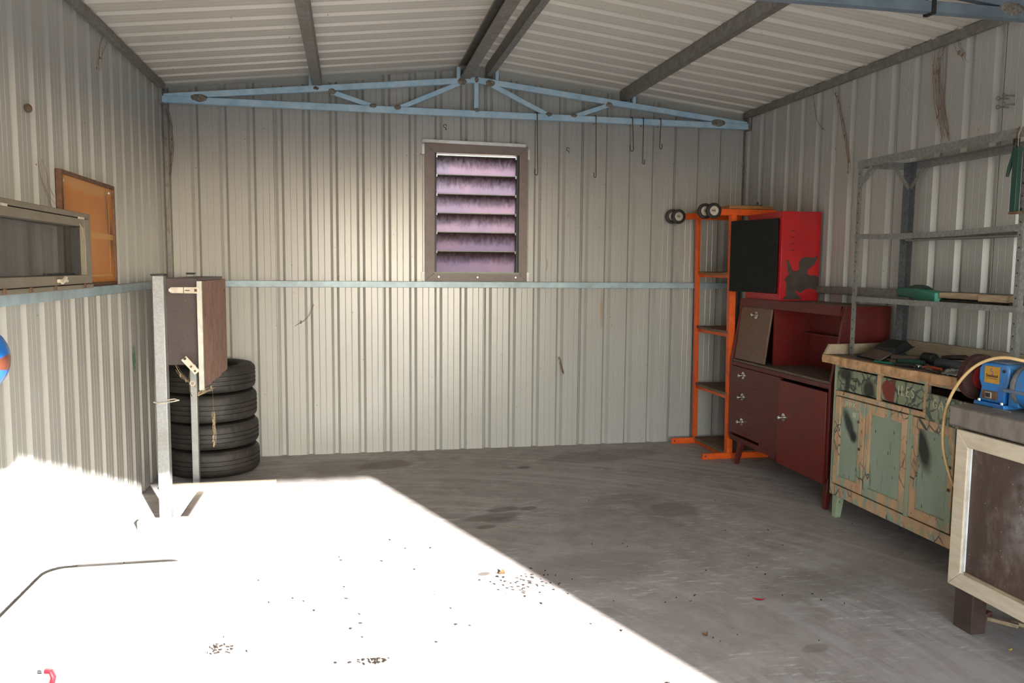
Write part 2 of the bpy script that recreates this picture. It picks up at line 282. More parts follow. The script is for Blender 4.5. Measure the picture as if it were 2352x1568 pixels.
def benchpanel_mat():
    t = NT('smeared_brown_panel')
    c = t.mix(t.ramp(t.noise(5, 7, 0.7, t.scaled((1, 1, 0.35))), 0.35, 0.7), (0.045, 0.026, 0.020), (0.095, 0.055, 0.042))
    c = t.mix(t.math('MULTIPLY', t.ramp(t.noise(9, 8, 0.75, t.scaled((1, 1, 0.5))), 0.52, 0.72), 0.55), c, (0.24, 0.19, 0.165))
    c = t.mix(t.math('MULTIPLY', t.math('MULTIPLY', t.blob((1, 2), (2.29, 0.56), (0.07, 0.14), 1.4, 0.2, 0.8, 9), t.ramp(t.noise(25, 6), .3, .7)), 0.55), c, (0.40, 0.38, 0.37))
    c = t.mix(t.ramp(t.voro(40), 0.07, 0.04), c, (0.6, 0.55, 0.5))
    t.put(t.b.inputs['Base Color'], c); t.b.inputs['Roughness'].default_value = 0.5; return t.m
MT['benchpanel'] = benchpanel_mat()

def louvre_mat():
    t = NT('frosted_pink_glass')
    col = t.mix(t.ramp(t.noise(4, 3), 0.35, 0.65), (0.42, 0.325, 0.355), (0.36, 0.30, 0.345))
    tc = t.new('ShaderNodeTexCoord').outputs['Object']; o = t.xyz(tc)
    edge = t.math('ADD', o[2], t.math('MULTIPLY', t.math('SUBTRACT', t.noise(45, 5, 0.7, t.scaled((1, 1, 0.4))), 0.5), 0.13))
    grime = t.ramp(edge, -0.02, 0.075)              # grime washed down from the top edge of each blade
    trl = t.new('ShaderNodeBsdfTranslucent'); rf = t.new('ShaderNodeBsdfRefraction'); gl = t.new('ShaderNodeBsdfGlossy'); df = t.new('ShaderNodeBsdfDiffuse')
    t.link(col, trl.inputs[0]); t.link(col, rf.inputs[0]); rf.inputs['Roughness'].default_value = 0.22; rf.inputs['IOR'].default_value = 1.12
    gl.inputs['Roughness'].default_value = 0.2; df.inputs[0].default_value = (0.045, 0.026, 0.03, 1)
    m1 = t.new('ShaderNodeMixShader'); m1.inputs[0].default_value = 0.35; t.link(trl.outputs[0], m1.inputs[1]); t.link(rf.outputs[0], m1.inputs[2])
    m2 = t.new('ShaderNodeMixShader'); m2.inputs[0].default_value = 0.06; t.link(m1.outputs[0], m2.inputs[1]); t.link(gl.outputs[0], m2.inputs[2])
    m3 = t.new('ShaderNodeMixShader'); t.link(t.math('MULTIPLY', grime, 0.92), m3.inputs[0]); t.link(m2.outputs[0], m3.inputs[1]); t.link(df.outputs[0], m3.inputs[2])
    t.link(m3.outputs[0], t.out.inputs[0]); return t.m
MT['louvre'] = louvre_mat()
def glass_mat():
    t = NT('dusty_clear_glass'); tr = t.new('ShaderNodeBsdfTransparent'); tr.inputs[0].default_value = (0.60, 0.60, 0.62, 1)
    gl = t.new('ShaderNodeBsdfGlossy'); gl.inputs['Roughness'].default_value = 0.05; df = t.new('ShaderNodeBsdfDiffuse'); df.inputs[0].default_value = (0.3, 0.29, 0.27, 1)
    a = t.new('ShaderNodeMixShader'); a.inputs[0].default_value = 0.08; t.link(tr.outputs[0], a.inputs[1]); t.link(gl.outputs[0], a.inputs[2])
    b = t.new('ShaderNodeMixShader'); b.inputs[0].default_value = 0.10; t.link(a.outputs[0], b.inputs[1]); t.link(df.outputs[0], b.inputs[2])
    t.link(b.outputs[0], t.out.inputs[0]); return t.m
MT['glass'] = glass_mat()
def edge_mat():
    t = NT('green_glass_edge'); a = t.new('ShaderNodeBsdfTranslucent'); a.inputs[0].default_value = (0.88, 0.95, 0.78, 1); d = t.new('ShaderNodeBsdfDiffuse'); d.inputs[0].default_value = (0.85, 0.92, 0.76, 1)
    m = t.new('ShaderNodeMixShader'); t.link(a.outputs[0], m.inputs[1]); t.link(d.outputs[0], m.inputs[2]); m.inputs[0].default_value = 0.25; t.link(m.outputs[0], t.out.inputs[0]); return t.m
MT['glassedge'] = edge_mat()
def dome_mat():
    t = NT('blue_enamel_with_rust')
    c = t.mix(t.ramp(t.noise(8, 4), 0.3, 0.7), (0.012, 0.085, 0.30), (0.015, 0.12, 0.36))
    r = t.blob((0, 2), (.600, 1.205), (0.012, 0.018), 0.2, 0.0, 0.25, 30)
    t.put(t.b.inputs['Base Color'], t.mix(r, c, (0.11, 0.035, 0.02))); t.b.inputs['Roughness'].default_value = 0.3; return t.m
MT['dome'] = dome_mat()

# ------------------------------------------------------------------ mesh helpers
class B:
    def __init__(s): s.v = []; s.f = []
    def add(s, vs, fs):
        k = len(s.v); s.v += [Vector(v) for v in vs]; s.f += [tuple(i+k for i in f) for f in fs]; return s
    def box(s, x0, x1, y0, y1, z0, z1):
        return s.add([(x0,y0,z0),(x1,y0,z0),(x1,y1,z0),(x0,y1,z0),(x0,y0,z1),(x1,y0,z1),(x1,y1,z1),(x0,y1,z1)],
                     [(0,3,2,1),(4,5,6,7),(0,1,5,4),(1,2,6,5),(2,3,7,6),(3,0,4,7)])
    def obox(s, c, size, rot=(0, 0, 0)):
        m = Matrix.Translation(c) @ (Matrix.Rotation(rot[2], 4, 'Z') @ Matrix.Rotation(rot[1], 4, 'Y') @ Matrix.Rotation(rot[0], 4, 'X'))
        a, b, h = size[0]/2, size[1]/2, size[2]/2; t = B().box(-a, a, -b, b, -h, h)
        return s.add([m @ v for v in t.v], t.f)
    def bar(s, p0, p1, w, h, up=(0, 0, 1)):
        p0, p1 = Vector(p0), Vector(p1); d = (p1-p0).normalized(); up = Vector(up)
        a = d.cross(up)
        if a.length < 1e-4: a = d.cross(Vector((1, 0, 0)))
        a.normalize(); b = a.cross(d).normalized(); a *= w/2; b *= h/2
        return s.add([p0-a-b, p0+a-b, p0+a+b, p0-a+b, p1-a-b, p1+a-b, p1+a+b, p1-a+b],
                     [(0,1,2,3),(7,6,5,4),(0,4,5,1),(1,5,6,2),(2,6,7,3),(3,7,4,0)])
    def prism(s, poly, axis, a, b):
        n = len(poly)
        def P(q, t): return {0: (t, q[0], q[1]), 1: (q[0], t, q[1]), 2: (q[0], q[1], t)}[axis]
        return s.add([P(q, a) for q in poly]+[P(q, b) for q in poly],
                     [tuple(range(n))[::-1], tuple(range(n, 2*n))]+[(i, (i+1) % n, n+(i+1) % n, n+i) for i in range(n)])
    def tube(s, pts, r, n=8, caps=True):
        pts = [Vector(p) for p in pts]; m = len(pts); vs = []; ref = None
        for i, p in enumerate(pts):
            d = (pts[min(i+1, m-1)]-pts[max(i-1, 0)]).normalized()
            if ref is None: ref = Vector((0, 0, 1)) if abs(d.z) < 0.9 else Vector((1, 0, 0))
            a = (ref - d*ref.dot(d)).normalized(); ref = a; b = d.cross(a)
            rr = r[i] if isinstance(r, (list, tuple)) else r
            for k in range(n):
                t = 2*math.pi*k/n; vs.append(p + (a*math.cos(t)+b*math.sin(t))*rr)
        fs = [(i*n+k, i*n+(k+1) % n, (i+1)*n+(k+1) % n, (i+1)*n+k) for i in range(m-1) for k in range(n)]
        if caps: fs += [tuple(range(n))[::-1], tuple(range((m-1)*n, m*n))]
        return s.add(vs, fs)
    def lathe(s, prof, n=24, c=(0, 0, 0), axis='Z', closed=False, rot=None):
        q = {'Z': Matrix.Identity(3), 'Y': Matrix.Rotation(-math.pi/2, 3, 'X'), 'X': Matrix.Rotation(math.pi/2, 3, 'Y')}[axis]
        if rot is not None: q = rot
        c = Vector(c); m = len(prof); vs = []
        for r, z in prof:
            for k in range(n):
                t = 2*math.pi*k/n; vs.append(c + q @ Vector((r*math.cos(t), r*math.sin(t), z)))
        fs = [(i*n+k, i*n+(k+1) % n, (i+1)*n+(k+1) % n, (i+1)*n+k) for i in range(m-1) for k in range(n)]
        if closed: fs += [((m-1)*n+k, (m-1)*n+(k+1) % n, (k+1) % n, k) for k in range(n)]
        else: fs += [tuple(range(n))[::-1], tuple(range((m-1)*n, m*n))]
        return s.add(vs, fs)
    def ball(s, c, r, n=10, m=6):
        c = Vector(c); rr = r if isinstance(r, (tuple, list)) else (r, r, r)
        vs = [c+Vector((0, 0, -rr[2]))]; fs = []
        for j in range(1, m):
            a = -math.pi/2+math.pi*j/m
            for k in range(n):
                t = 2*math.pi*k/n; vs.append(c+Vector((rr[0]*math.cos(a)*math.cos(t), rr[1]*math.cos(a)*math.sin(t), rr[2]*math.sin(a))))
        vs.append(c+Vector((0, 0, rr[2]))); L = len(vs)-1
        for k in range(n):
            fs.append((0, 1+(k+1) % n, 1+k)); fs.append((L, 1+(m-2)*n+k, 1+(m-2)*n+(k+1) % n))
            for j in range(m-2): fs.append((1+j*n+k, 1+j*n+(k+1) % n, 1+(j+1)*n+(k+1) % n, 1+(j+1)*n+k))
        return s.add(vs, fs)

def origin_of(o):
    while o.parent: o = o.parent
    return o.location.copy()
def make(b, name, mat, parent=None, bevel=0.0, smooth=35, loc=None):
    """link builder b as one mesh; world-space vertices are moved to the root's origin"""
    org = origin_of(parent) if parent else Vector(loc) if loc else Vector((0, 0, 0))
    me = bpy.data.meshes.new(name); me.from_pydata([tuple(v-org) for v in b.v], [], b.f); me.validate()
    o = bpy.data.objects.new(name, me); COL.objects.link(o); me.materials.append(MT[mat] if isinstance(mat, str) else mat)
    if parent: o.parent = parent
    elif loc: o.location = loc
    if smooth: me.shade_smooth(); me.set_sharp_from_angle(angle=R(smooth))
    if bevel:
        md = o.modifiers.new('bevel', 'BEVEL'); md.width = bevel; md.segments = 2; md.limit_method = 'ANGLE'; md.angle_limit = R(40); md.harden_normals = False
    return o
def thing(name, label, cat, loc, group=None):
    o = bpy.data.objects.new(name, None); o.empty_display_size = 0.05; COL.objects.link(o); o.location = loc
    return tag(o, label, cat, group)
def tag(o, label, cat, group=None):
    o['label'] = label; o['category'] = cat
    if group: o['group'] = group
    return o
def struct(o, label=None):
    o['kind'] = 'structure'
    if label: o['label'] = label
    return o
def sroot(name, label, loc=(0, 0, 0)):
    o = bpy.data.objects.new(name, None); COL.objects.link(o); o.location = loc; o.empty_display_size = 0.05
    return struct(o, label)

# ================================================================== THE SHED
PITCH = 0.19
def profile(a, b, off, extra=(), gap=.003):
    pts = []
    k = math.floor((a-off)/PITCH)-1
    while off+PITCH*k < b+PITCH:
        c = off+PITCH*k
        pts += [(c-.030, 0), (c-.011, .023), (c+.011, .023), (c+.030, 0)]
        for m in (c+.073, c+.117): pts += [(m-.003, 0), (m, .0013), (m+.003, 0)]
        k += 1
    def dep(u):
        for (u0, d0), (u1, d1) in zip(pts, pts[1:]):
            if u0 <= u <= u1: return d0+(d1-d0)*(u-u0)/(u1-u0+1e-9)
        return 0
    q = [(a+.0005, .018), (a+.0005, 0)]+sorted([p for p in pts if a+.004 < p[0] < b-.006]+[(e, dep(e)) for e in extra if a+.004 < e < b-.006])+[(b-gap, 0), (b-gap, .018), (b+.0015, .018)]
    return q
def cladding_sheets(root, name, mat, a, b, off, place, lo, hi, hole=None, first=0, gap=.003):
    c0 = off-.035; k = math.ceil((a-c0)/PITCH); bounds = [a]
    k += (first-k) % 4
    u = c0+PITCH*k
    while u < b-.05:
        if u > a+.05: bounds.append(u)
        u += 4*PITCH
    bounds.append(b)
    for i, (u0, u1) in enumerate(zip(bounds, bounds[1:])):
        q = profile(u0, u1, off, hole[:2] if hole else (), gap); bb = B()
        for (ua, da), (ub, db) in zip(q, q[1:]):
            um = (ua+ub)/2; spans = [(lo, None)]
            if hole and hole[0] < um < hole[1]: spans = [(lo, hole[2]), (hole[3], None)]
            for z0, z1 in spans:
                ta = hi(ua, i) if z1 is None else z1; tb = hi(ub, i) if z1 is None else z1
                bb.add([place(ua, da, z0), place(ub, db, z0), place(ub, db, tb), place(ua, da, ta)], [(0, 1, 2, 3)])
        make(bb, name, mat, root, smooth=0)

floor = struct(make(B().box(-.02, W+.02, YF-.02, D+.04, -.10, 0), 'floor', 'floor', smooth=0), 'stained grey concrete garage floor, half of it in blinding sun')
ground = struct(make(B().add([(-60, -60, -.06), (60, -60, -.06), (60, 60, -.06), (-60, 60, -.06)], [(0, 1, 2, 3)]), 'ground', 'ground', smooth=0), 'pale bare ground outside the shed')

wb = sroot('wall_back', 'back wall of cream ribbed steel sheets under the gable')
cladding_sheets(wb, 'cladding_sheet', 'clad', 0.0, W, .014, lambda u, d, z: (u, D+d, z), 0.0, lambda u, i: roofz(u)-.035-.03*(i % 2), (1.872, 2.538, 1.345, 2.262))
for sgn in (0, 1):
    x0, x1 = (-.049, W/2) if sgn == 0 else (W/2, W+.049)
    make(B().prism([(x0, roofz(x0)-.17), (x1, roofz(x1)-.17), (x1, roofz(x1)+.03), (x0, roofz(x0)+.03)], 1, D+.037, D+.040), 'gable_flashing', 'clad', wb, smooth=0)
wlft = sroot('wall_left', 'left wall of cream ribbed steel sheets')
cladding_sheets(wlft, 'cladding_sheet', 'clad', YF, D, .02, lambda u, d, z: (-d, u, z), 0.0, lambda u, i: H, first=1)
wr = sroot('wall_right', 'right wall of cream ribbed steel sheets, blackened laps between them')
cladding_sheets(wr, 'cladding_sheet', 'clad', YF, D, .0, lambda u, d, z: (W+d, u, z), 0.0, lambda u, i: H, first=2, gap=.007)
wf = sroot('wall_front', 'front wall of ribbed steel around the open doorway, behind the camera')
fr = lambda u, d, z: (u, YF-d, z)
cladding_sheets(wf, 'cladding_sheet', 'clad', 0.0, 0.73, .014, fr, 0.0, lambda u, i: roofz(u))
cladding_sheets(wf, 'cladding_sheet', 'clad', 3.745, W, .014, fr, 0.0, lambda u, i: roofz(u))
cladding_sheets(wf, 'cladding_sheet', 'clad', 0.73, 3.745, .014, fr, 2.13, lambda u, i: roofz(u))
for x in (.73, 3.745): make(B().box(x-.05 if x < 1 else x, x if x < 1 else x+.05, YF, YF+.06, 0, 2.13), 'door_jamb', 'galv', wf)
make(B().box(.68, 3.795, YF, YF+.06, 2.13, 2.19), 'door_lintel', 'galv', wf)
make(B().prism([(-.06, -.05), (.70, -.05), (.70, 2.16), (3.775, 2.16), (3.775, -.05), (W+.06, -.05), (W+.06, H+.02), (W/2, roofz(W/2)+.03), (-.06, H+.02)], 1, YF-.041, YF-.037), 'weather_lining', 'clad', wf, smooth=0)

ce = sroot('ceiling', 'underside of the low gabled roof in cream ribbed steel')
cladding_sheets(ce, 'roof_sheet', 'roof', YF-.1, D+.06, .075, lambda u, d, x: (x, u, H+RS*x+d), -.06, lambda u, i: W/2, first=3)
cladding_sheets(ce, 'roof_sheet', 'roof', YF-.1, D+.06, .075, lambda u, d, x: (W-x, u, H+RS*x+d), -.06, lambda u, i: W/2, first=3)
make(B().prism([(W/2-.16, roofz(W/2-.16)+.034), (W/2, roofz(W/2)+.036), (W/2+.16, roofz(W/2-.16)+.034), (W/2, roofz(W/2)+.05)], 1, YF-.1, D+.06), 'ridge_capping', 'roof', ce, smooth=0)

for x0 in (-.052, W+.037): make(B().box(x0, x0+.015, YF-.06, D+.06, H-.12, H+.05), 'eave_gutter', 'roof', ce)
for x0 in (-.049, W+.037): make(B().box(x0, x0+.012, D-.02, D+.05, -.05, H+.03), 'corner_flashing', 'clad', wb)
def trim(n, label, bb, mat, bev=.003): return struct(make(bb, 'trim_%d' % n, mat, bevel=bev), label)
trim(1, 'pale blue girt rail along the back wall', B().box(.02, W-.005, D-.042, D-.001, 1.246, 1.292), 'bluegrey')
trim(2, 'grey blue girt rail along the left wall', B().box(.001, .046, YF+.07, D-.06, 1.246, 1.292), 'bluegrey')
trim(3, 'dull grey girt rail along the right wall', B().box(W-.042, W-.001, YF+.07, D-.05, 1.25, 1.296), 'galvdark')
trim(4, 'dark steel eave channel along the top of the left wall', B().box(.0, .03, YF, D-.03, H-.055, H-.004), 'galvdark')
trim(5, 'dark steel eave channel along the top of the right wall', B().box(W-.03, W, YF, D-.03, H-.055, H-.004), 'galvdark')
trim(6, 'dark corner angle between left and back wall', B().prism([(.001, D-.001), (.001, D-.05), (.006, D-.05), (.006, D-.006), (.026, D-.006), (.026, D-.001)], 2, 0.0, H-.06), 'galvdark', 0)
trim(7, 'dark corner angle between right and back wall', B().prism([(W-.001, D-.001), (W-.008, D-.001), (W-.008, D-.004), (W-.004, D-.004), (W-.004, D-.03), (W-.001, D-.03)], 2, 0.0, H-.06), 'galvdark', 0)

# ---------------- purlins: lipped steel channels along the roof
def purlin(x, w, h, side, label):
    """side: +1 the open side looks to +X, -1 to -X"""
    zb = roofz(x)-.004-h+RS*w*.5; t = .004; zt = zb+h-RS*w*.5
    s = side; xa = x-s*w/2; xb = x+s*w/2
    poly = [(xa, zb), (xb, zb), (xb, zb+.016), (xb-s*t, zb+.016), (xb-s*t, zb+t), (xa+s*t, zb+t), (xa+s*t, zt-t), (xb-s*t, zt-t), (xb-s*t, zt-.016), (xb, zt-.016), (xb, zt), (xa, zt)]
    o = make(B().prism(poly, 1, YF+.03, D-.012), 'roof_purlin', 'galvdark', smooth=0, loc=(x, YF+.03, zb))
    return tag(o, label, 'purlin', 'roof purlins')
purlin(1.045, .062, .105, -1, 'dark steel roof purlin nearest the left wall')
purlin(2.10, .07, .125, -1, 'broad dark steel purlin just left of the ridge')
purlin(2.285, .045, .085, 1, 'dark steel purlin just right of the ridge')
purlin(3.34, .05, .08, 1, 'dark steel roof purlin above the red bureau side')

# ---------------- trusses
def truss(Y, label, paint='blue'):
    t = thing('roof_truss', label, 'truss', (0, Y, 2.50), 'welded blue roof trusses')
    w = .042
    def m(name, a, b, ww=w, h=.042): return make(B().bar((a[0], Y, a[1]), (b[0], Y, b[1]), ww, h), name, paint, t, bevel=.004)
    m('bottom_chord', (.012, 2.522), (W-.012, 2.522), .046, .046)
    m('top_chord', (.03, 2.538), (2.195, 2.766)); m('top_chord', (2.175, 2.766), (W-.03, 2.538))
    m('web', (1.142, 2.628), (1.43, 2.542), .034, .034); m('web', (2.06, 2.735), (1.615, 2.535), .034, .034)
    m('web', (2.182, 2.748), (2.182, 2.543), .034, .034)
    m('web', (2.29, 2.74), (2.725, 2.538), .034, .034); m('web', (3.201, 2.634), (2.928, 2.537), .034, .034)
    for x, z in ((1.005, 2.70), (2.05, 2.80)): make(B().box(x-.014, x+.014, Y-.018, Y+.018, z-.05, z+.05), 'cleat', paint, t, bevel=.002)
    for x, z in ((2.335, 2.80), (3.40, 2.665)): make(B().box(x-.012, x+.012, Y-.018, Y+.018, z-.03, z+.04), 'cleat', paint, t, bevel=.002)
    for x, z, a, b in ((.26, 2.537, .05, .024), (4.09, 2.537, .055, .026), (1.15, 2.63, .022, .018), (1.435, 2.541, .022, .015), (1.61, 2.538, .024, .016), (2.075, 2.747, .03, .02),
                       (2.182, 2.765, .014, .016), (2.285, 2.747, .03, .02), (2.182, 2.546, .016, .014), (2.73, 2.54, .022, .014), (2.925, 2.54, .022, .013), (3.2, 2.636, .022, .017), (1.04, 2.645, .018, .01)):
        bb = B().ball((x, Y-.019, z), (a*1.25, .008, b*1.2), 12, 6)
        for v in bb.v: v += Vector((random.uniform(-1, 1)*.004, 0, random.uniform(-1, 1)*.003))
        make(bb, 'weld', 'weld', t)
    for x in (.012, W-.012): make(B().box(x-.011, x+.011, Y-.03, Y+.03, 2.49, 2.62), 'end_plate', 'galvdark', t)
    return t
truss(5.90, 'pale blue welded truss under the back gable, above the louvre window')
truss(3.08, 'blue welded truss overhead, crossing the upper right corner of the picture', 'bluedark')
# black strap round the nearer truss
st = thing('strap', 'black webbing strap looped round the overhead truss chord', 'strap', (3.70, 3.08, 2.49))
make(B().box(3.69, 3.71, 3.052, 3.056, 2.494, 2.75), 'strap_front', 'black', st)
make(B().box(3.69, 3.71, 3.052, 3.108, 2.490, 2.494), 'strap_bottom', 'black', st)
make(B().box(3.69, 3.71, 3.104, 3.108, 2.494, 2.75), 'strap_rear', 'black', st)

# ---------------- louvre window
wn_ = sroot('window_1', 'louvre window with a brown frame and six frosted pink blades')
X0, X1, Z0, Z1 = 1.811, 2.593, 1.294, 2.313; I0, I1, J0, J1 = 1.885, 2.527, 1.359, 2.246
yi, yo = D-.006, D-.012
def flange(poly): make(B().prism(poly, 1, D-.013, D-.001), 'frame_flange', 'brownalu', wn_, bevel=.002)
flange([(X0, Z0), (I0, J0), (I0, J1), (X0, Z1)]); flange([(X1, Z0), (X1, Z1), (I1, J1), (I1, J0)])
flange([(X0, Z1), (I0, J1), (I1, J1), (X1, Z1)]); flange([(X0, Z0), (X1, Z0), (I1, J0), (I0, J0)])
make(B().box(I0-.008, I0, D-.012, D+.10, J0-.008, J1+.008).box(I1, I1+.008, D-.012, D+.10, J0-.008, J1+.008).box(I0, I1, D-.012, D+.10, J1, J1+.008), 'frame_reveal', 'brownalu', wn_)
make(B().box(I0-.005, I1+.005, D-.014, D+.10, J0-.010, J0+.004), 'glass_sill', 'glassedge', wn_)
make(B().bar((1.792, D-.012, 2.327), (2.575, D-.012, 2.318), .022, .024), 'head_flashing', 'whitepaint', wn_, bevel=.002)
for (a, b, c, d) in ((1.785, 1.811, 1.297, 1.362), (2.593, 2.612, 1.297, 1.365), (1.793, 1.811, 2.232, 2.305), (2.593, 2.608, 2.218, 2.29)):
    make(B().box(a, b, D-.006, D-.001, c, d), 'corner_tab', 'whitepaint', wn_)
make(B().box(1.775, 1.811, D-.004, D-.001, 2.225, 2.235).box(1.775, 1.778, D-.004, D-.001, 2.12, 2.235), 'edge_flashing', 'galvdark', wn_)
for x in (I0+.006, I1-.010):
    make(B().box(x-.006, x+.010, D+.010, D+.07, J0, J1), 'louvre_gallery', 'black', wn_)
nb = 6; bh = (J1-J0-.035)/nb
for i in range(nb):
    zc = J0+.010+bh*(i+.5); L = bh*1.16
    bb = B().box(I0+.014, I1-.016, -.003, .003, -L/2, L/2)
    ang = R(16)                                # top edge inward, bottom edge outward
    o = make(bb, 'louvre_blade', 'louvre', None, smooth=0); o.parent = wn_; o.location = (0, D+.046, zc); o.rotation_euler = (ang, 0, 0)
    e = make(B().box(I0+.014, I1-.016, -.0035, .0035, L/2, L/2+.0045), 'polished_edge', 'glassedge', None, smooth=0); e.parent = o
    for x in (I0+.012, I1-.020):
        c = make(B().box(x-.004, x+.010, -.010, .010, L/2-.012, L/2+.008), 'blade_clip', 'screw', None); c.parent = o
for x, z in ((1.915, 1.327), (2.505, 1.325), (1.94, 2.28), (2.12, 2.28), (2.35, 2.275), (1.845, 1.45), (2.56, 1.50), (1.85, 2.20), (2.21, 1.325), (1.85, 1.85), (2.56, 1.9), (2.56, 2.2)):
    make(B().lathe([(.006, 0), (.005, .003)], 8, (x, D-.0165, z), 'Y'), 'frame_screw', 'screw' if z < 1.33 else 'brownalu', wn_)

# far fence beyond the window
fe = tag(make(B().add([v for k in range(121) for v in ((-4+k*.1, 9.0+(.03 if k % 2 else 0), 0), (-4+k*.1, 9.0+(.03 if k % 2 else 0), 1.75))], [(2*k, 2*k+2, 2*k+3, 2*k+1) for k in range(120)]), 'boundary_fence', 'fence', smooth=0, loc=(2, 9, -.06)), 'grey corrugated fence outside, dimly seen through the pink louvres', 'fence')

# ================================================================== LEFT SIDE
# ---------------- hardboard picture leaning on the girt
pb = thing('pin_board', 'framed orange hardboard propped on the girt of the left wall', 'board', (.02, 4.24, 1.292))
PY0, PY1, PZ0, PZ1 = 3.835, 4.645, 1.2925, 1.815
make(B().box(.010, .016, PY0+.01, PY1-.01, PZ0+.01, PZ1-.01), 'panel', 'hardboard', pb)
for a in ((PY0, PY0+.026, PZ0, PZ1), (PY1-.014, PY1, PZ0, PZ1)): make(B().box(.006, .030, *a), 'frame_stile', 'rust', pb, bevel=.003)
for a in ((PY0+.026, PY1-.014, PZ1-.018, PZ1), (PY0+.026, PY1-.014, PZ0, PZ0+.018)): make(B().box(.006, .030, *a), 'frame_rail', 'rust', pb, bevel=.003)
make(B().box(.016, .0172, PY0+.05, PY1-.016, 1.528, 1.556), 'tape_strip', 'tape', pb)
make(B().box(.016, .0168, PY0+.2, PY1-.05, 1.338, 1.348), 'tape_strip', 'tape', pb)
make(B().box(.016, .0168, PY1-.075, PY1-.070, 1.35, 1.72), 'tape_strip', 'tape', pb)
for y, z in ((PY0+.06, PZ1-.045), (PY1-.055, PZ1-.04)): make(B().lathe([(.011, 0), (.009, .004)], 10, (.0155, y, z), 'X'), 'mirror_screw', 'screw', pb)

# ---------------- brown awning sash leaning on the same girt
sa = thing('awning_sash', 'brown aluminium window sash with clear pane standing on the left girt', 'window sash', (.075, 3.2, 1.292))
SY0, SY1, SZ0, SZ1 = 2.45, 3.957, 1.2925, 1.625
sx0, sx1 = .048, .105
make(B().box(sx0, sx1, SY0, SY1, SZ1-.022, SZ1), 'head_rail', 'bronze', sa, bevel=.002)
make(B().box(sx0+.004, sx1-.003, SY0, SY1-.004, SZ1-.060, SZ1-.025), 'top_rail', 'bronze', sa, bevel=.002)
make(B().box(sx0, sx1, SY1-.078, SY1, SZ0+.022, SZ1-.0255), 'side_stile', 'bronze', sa, bevel=.002)
make(B().box(sx0, sx1, SY0, SY0+.078, SZ0+.022, SZ1-.0255), 'side_stile', 'bronze', sa, bevel=.002)
make(B().box(sx0+.002, sx1, SY0+.0785, SY1-.0785, SZ0+.021, SZ0+.060), 'bottom_rail', 'bronze', sa, bevel=.002)
make(B().box(sx0, sx1+.004, SY0, SY1, SZ0, SZ0+.0185), 'sill_plate', 'bronze', sa, bevel=.002)
make(B().box(sx0+.003, sx0+.006, SY0+.0785, SY1-.0785, SZ0+.060, SZ1-.060), 'pane', 'glass', sa, smooth=0)
make(B().box(sx0+.007, sx0+.035, SY1-.112, SY1-.079, SZ0+.062, SZ1-.062), 'pane_seal', 'black', sa)
make(B().box(sx0+.007, sx0+.018, SY1-.44, SY1-.113, SZ0+.060, SZ0+.068), 'pane_seal', 'black', sa)
for y in (3.02, 3.83): make(B().box(sx1-.002, sx1+.003, y-.035, y+.035, SZ1-.028, SZ1-.019), 'hinge', 'hasp', sa)
lt = make(B().box(sx1, sx1+.014, 3.50, 3.60, SZ0+.032, SZ0+.046), 'latch', 'hasp', sa, bevel=.003)
make(B().bar((sx1+.014, 3.52, SZ0+.03), (sx1+.02, 3.55, SZ0+.055), .01, .01), 'latch_tongue', 'hasp', lt)
for y in (2.99, 3.22, 3.47, 3.83): make(B().box(sx1+.004, sx1+.009, y-.010, y+.010, SZ0+.003, SZ0+.022), 'rubber_plug', 'rust', sa, bevel=.002)
make(B().tube([(sx1+.001, 3.80, SZ1-.05), (sx1+.012, 3.80, SZ1-.07), (sx1+.008, 3.83, SZ1-.11)], .0015, 5), 'loose_thread', 'palesilk', sa)

# ---------------- narrow ply cupboard on galvanised posts
cp = thing('post_cupboard', 'narrow brown ply box on galvanised posts in front of the tyres', 'cupboard', (.36, 4.5, 0))
make(B().box(.244, .304, 4.45, 4.51, 0, 1.345), 'post', 'galv', cp, bevel=.005)
make(B().box(.264, .306, 5.262, 5.304, 0, 1.343), 'post', 'galv', cp, bevel=.004)
for x0, x1, y0, y1 in ((.240, .308, 4.446, 4.514), (.260, .31, 5.258, 5.308)): make(B().box(x0, x1, y0, y1, 1.343, 1.352), 'post_cap', 'black', cp, bevel=.002)
make(B().box(.296, .462, 4.512, 4.526, .864, 1.328), 'front_panel', 'plydark', cp, bevel=.001)
edge = [(4.47, .737)]
for k in range(1, 15): edge.append((4.47+k*.81/15, .742+random.uniform(-.008, .004)))
edge += [(5.28, .745), (5.28, 1.314), (4.47, 1.314)]
make(B().prism(edge, 0, .472, .490), 'side_panel', 'plyred', cp)
make(B().box(.464, .491, 4.452, 4.470, .732, 1.316), 'edge_channel', 'alu', cp, bevel=.002)
make(B().box(.296, .312, 4.527, 5.26, .87, 1.328), 'inner_panel', 'plydark', cp)
make(B().box(.313, .471, 4.527, 5.28, 1.306, 1.330), 'lid_panel', 'plydark', cp)
make(B().box(.313, .471, 5.265, 5.28, .745, 1.305), 'rear_panel', 'plydark', cp)
hp = make(B().prism([(.327, 1.262), (.340, 1.252), (.475, 1.250), (.482, 1.258), (.482, 1.276), (.475, 1.284), (.340, 1.283), (.327, 1.274)], 1, 4.446, 4.451), 'hasp', 'hasp', cp, bevel=.001)
make(B().box(.408, .432, 4.4445, 4.446, 1.264, 1.269), 'hasp_slot', 'darksteel', hp)
make(B().box(.400, .403, 4.4445, 4.446, 1.251, 1.284), 'hasp_hinge', 'darksteel', hp)
make(B().box(.455, .468, 4.443, 4.446, 1.26, 1.274), 'staple', 'darksteel', hp)
make(B().lathe([(.005, 0), (.004, .003)], 8, (.337, 4.444, 1.267), 'Y'), 'rivet', 'screw', hp)
sp = make(B().obox((.425, 4.447, .868), (.105, .004, .034), (0, R(50), 0)), 'turn_button', 'hasp', cp, bevel=.0015)
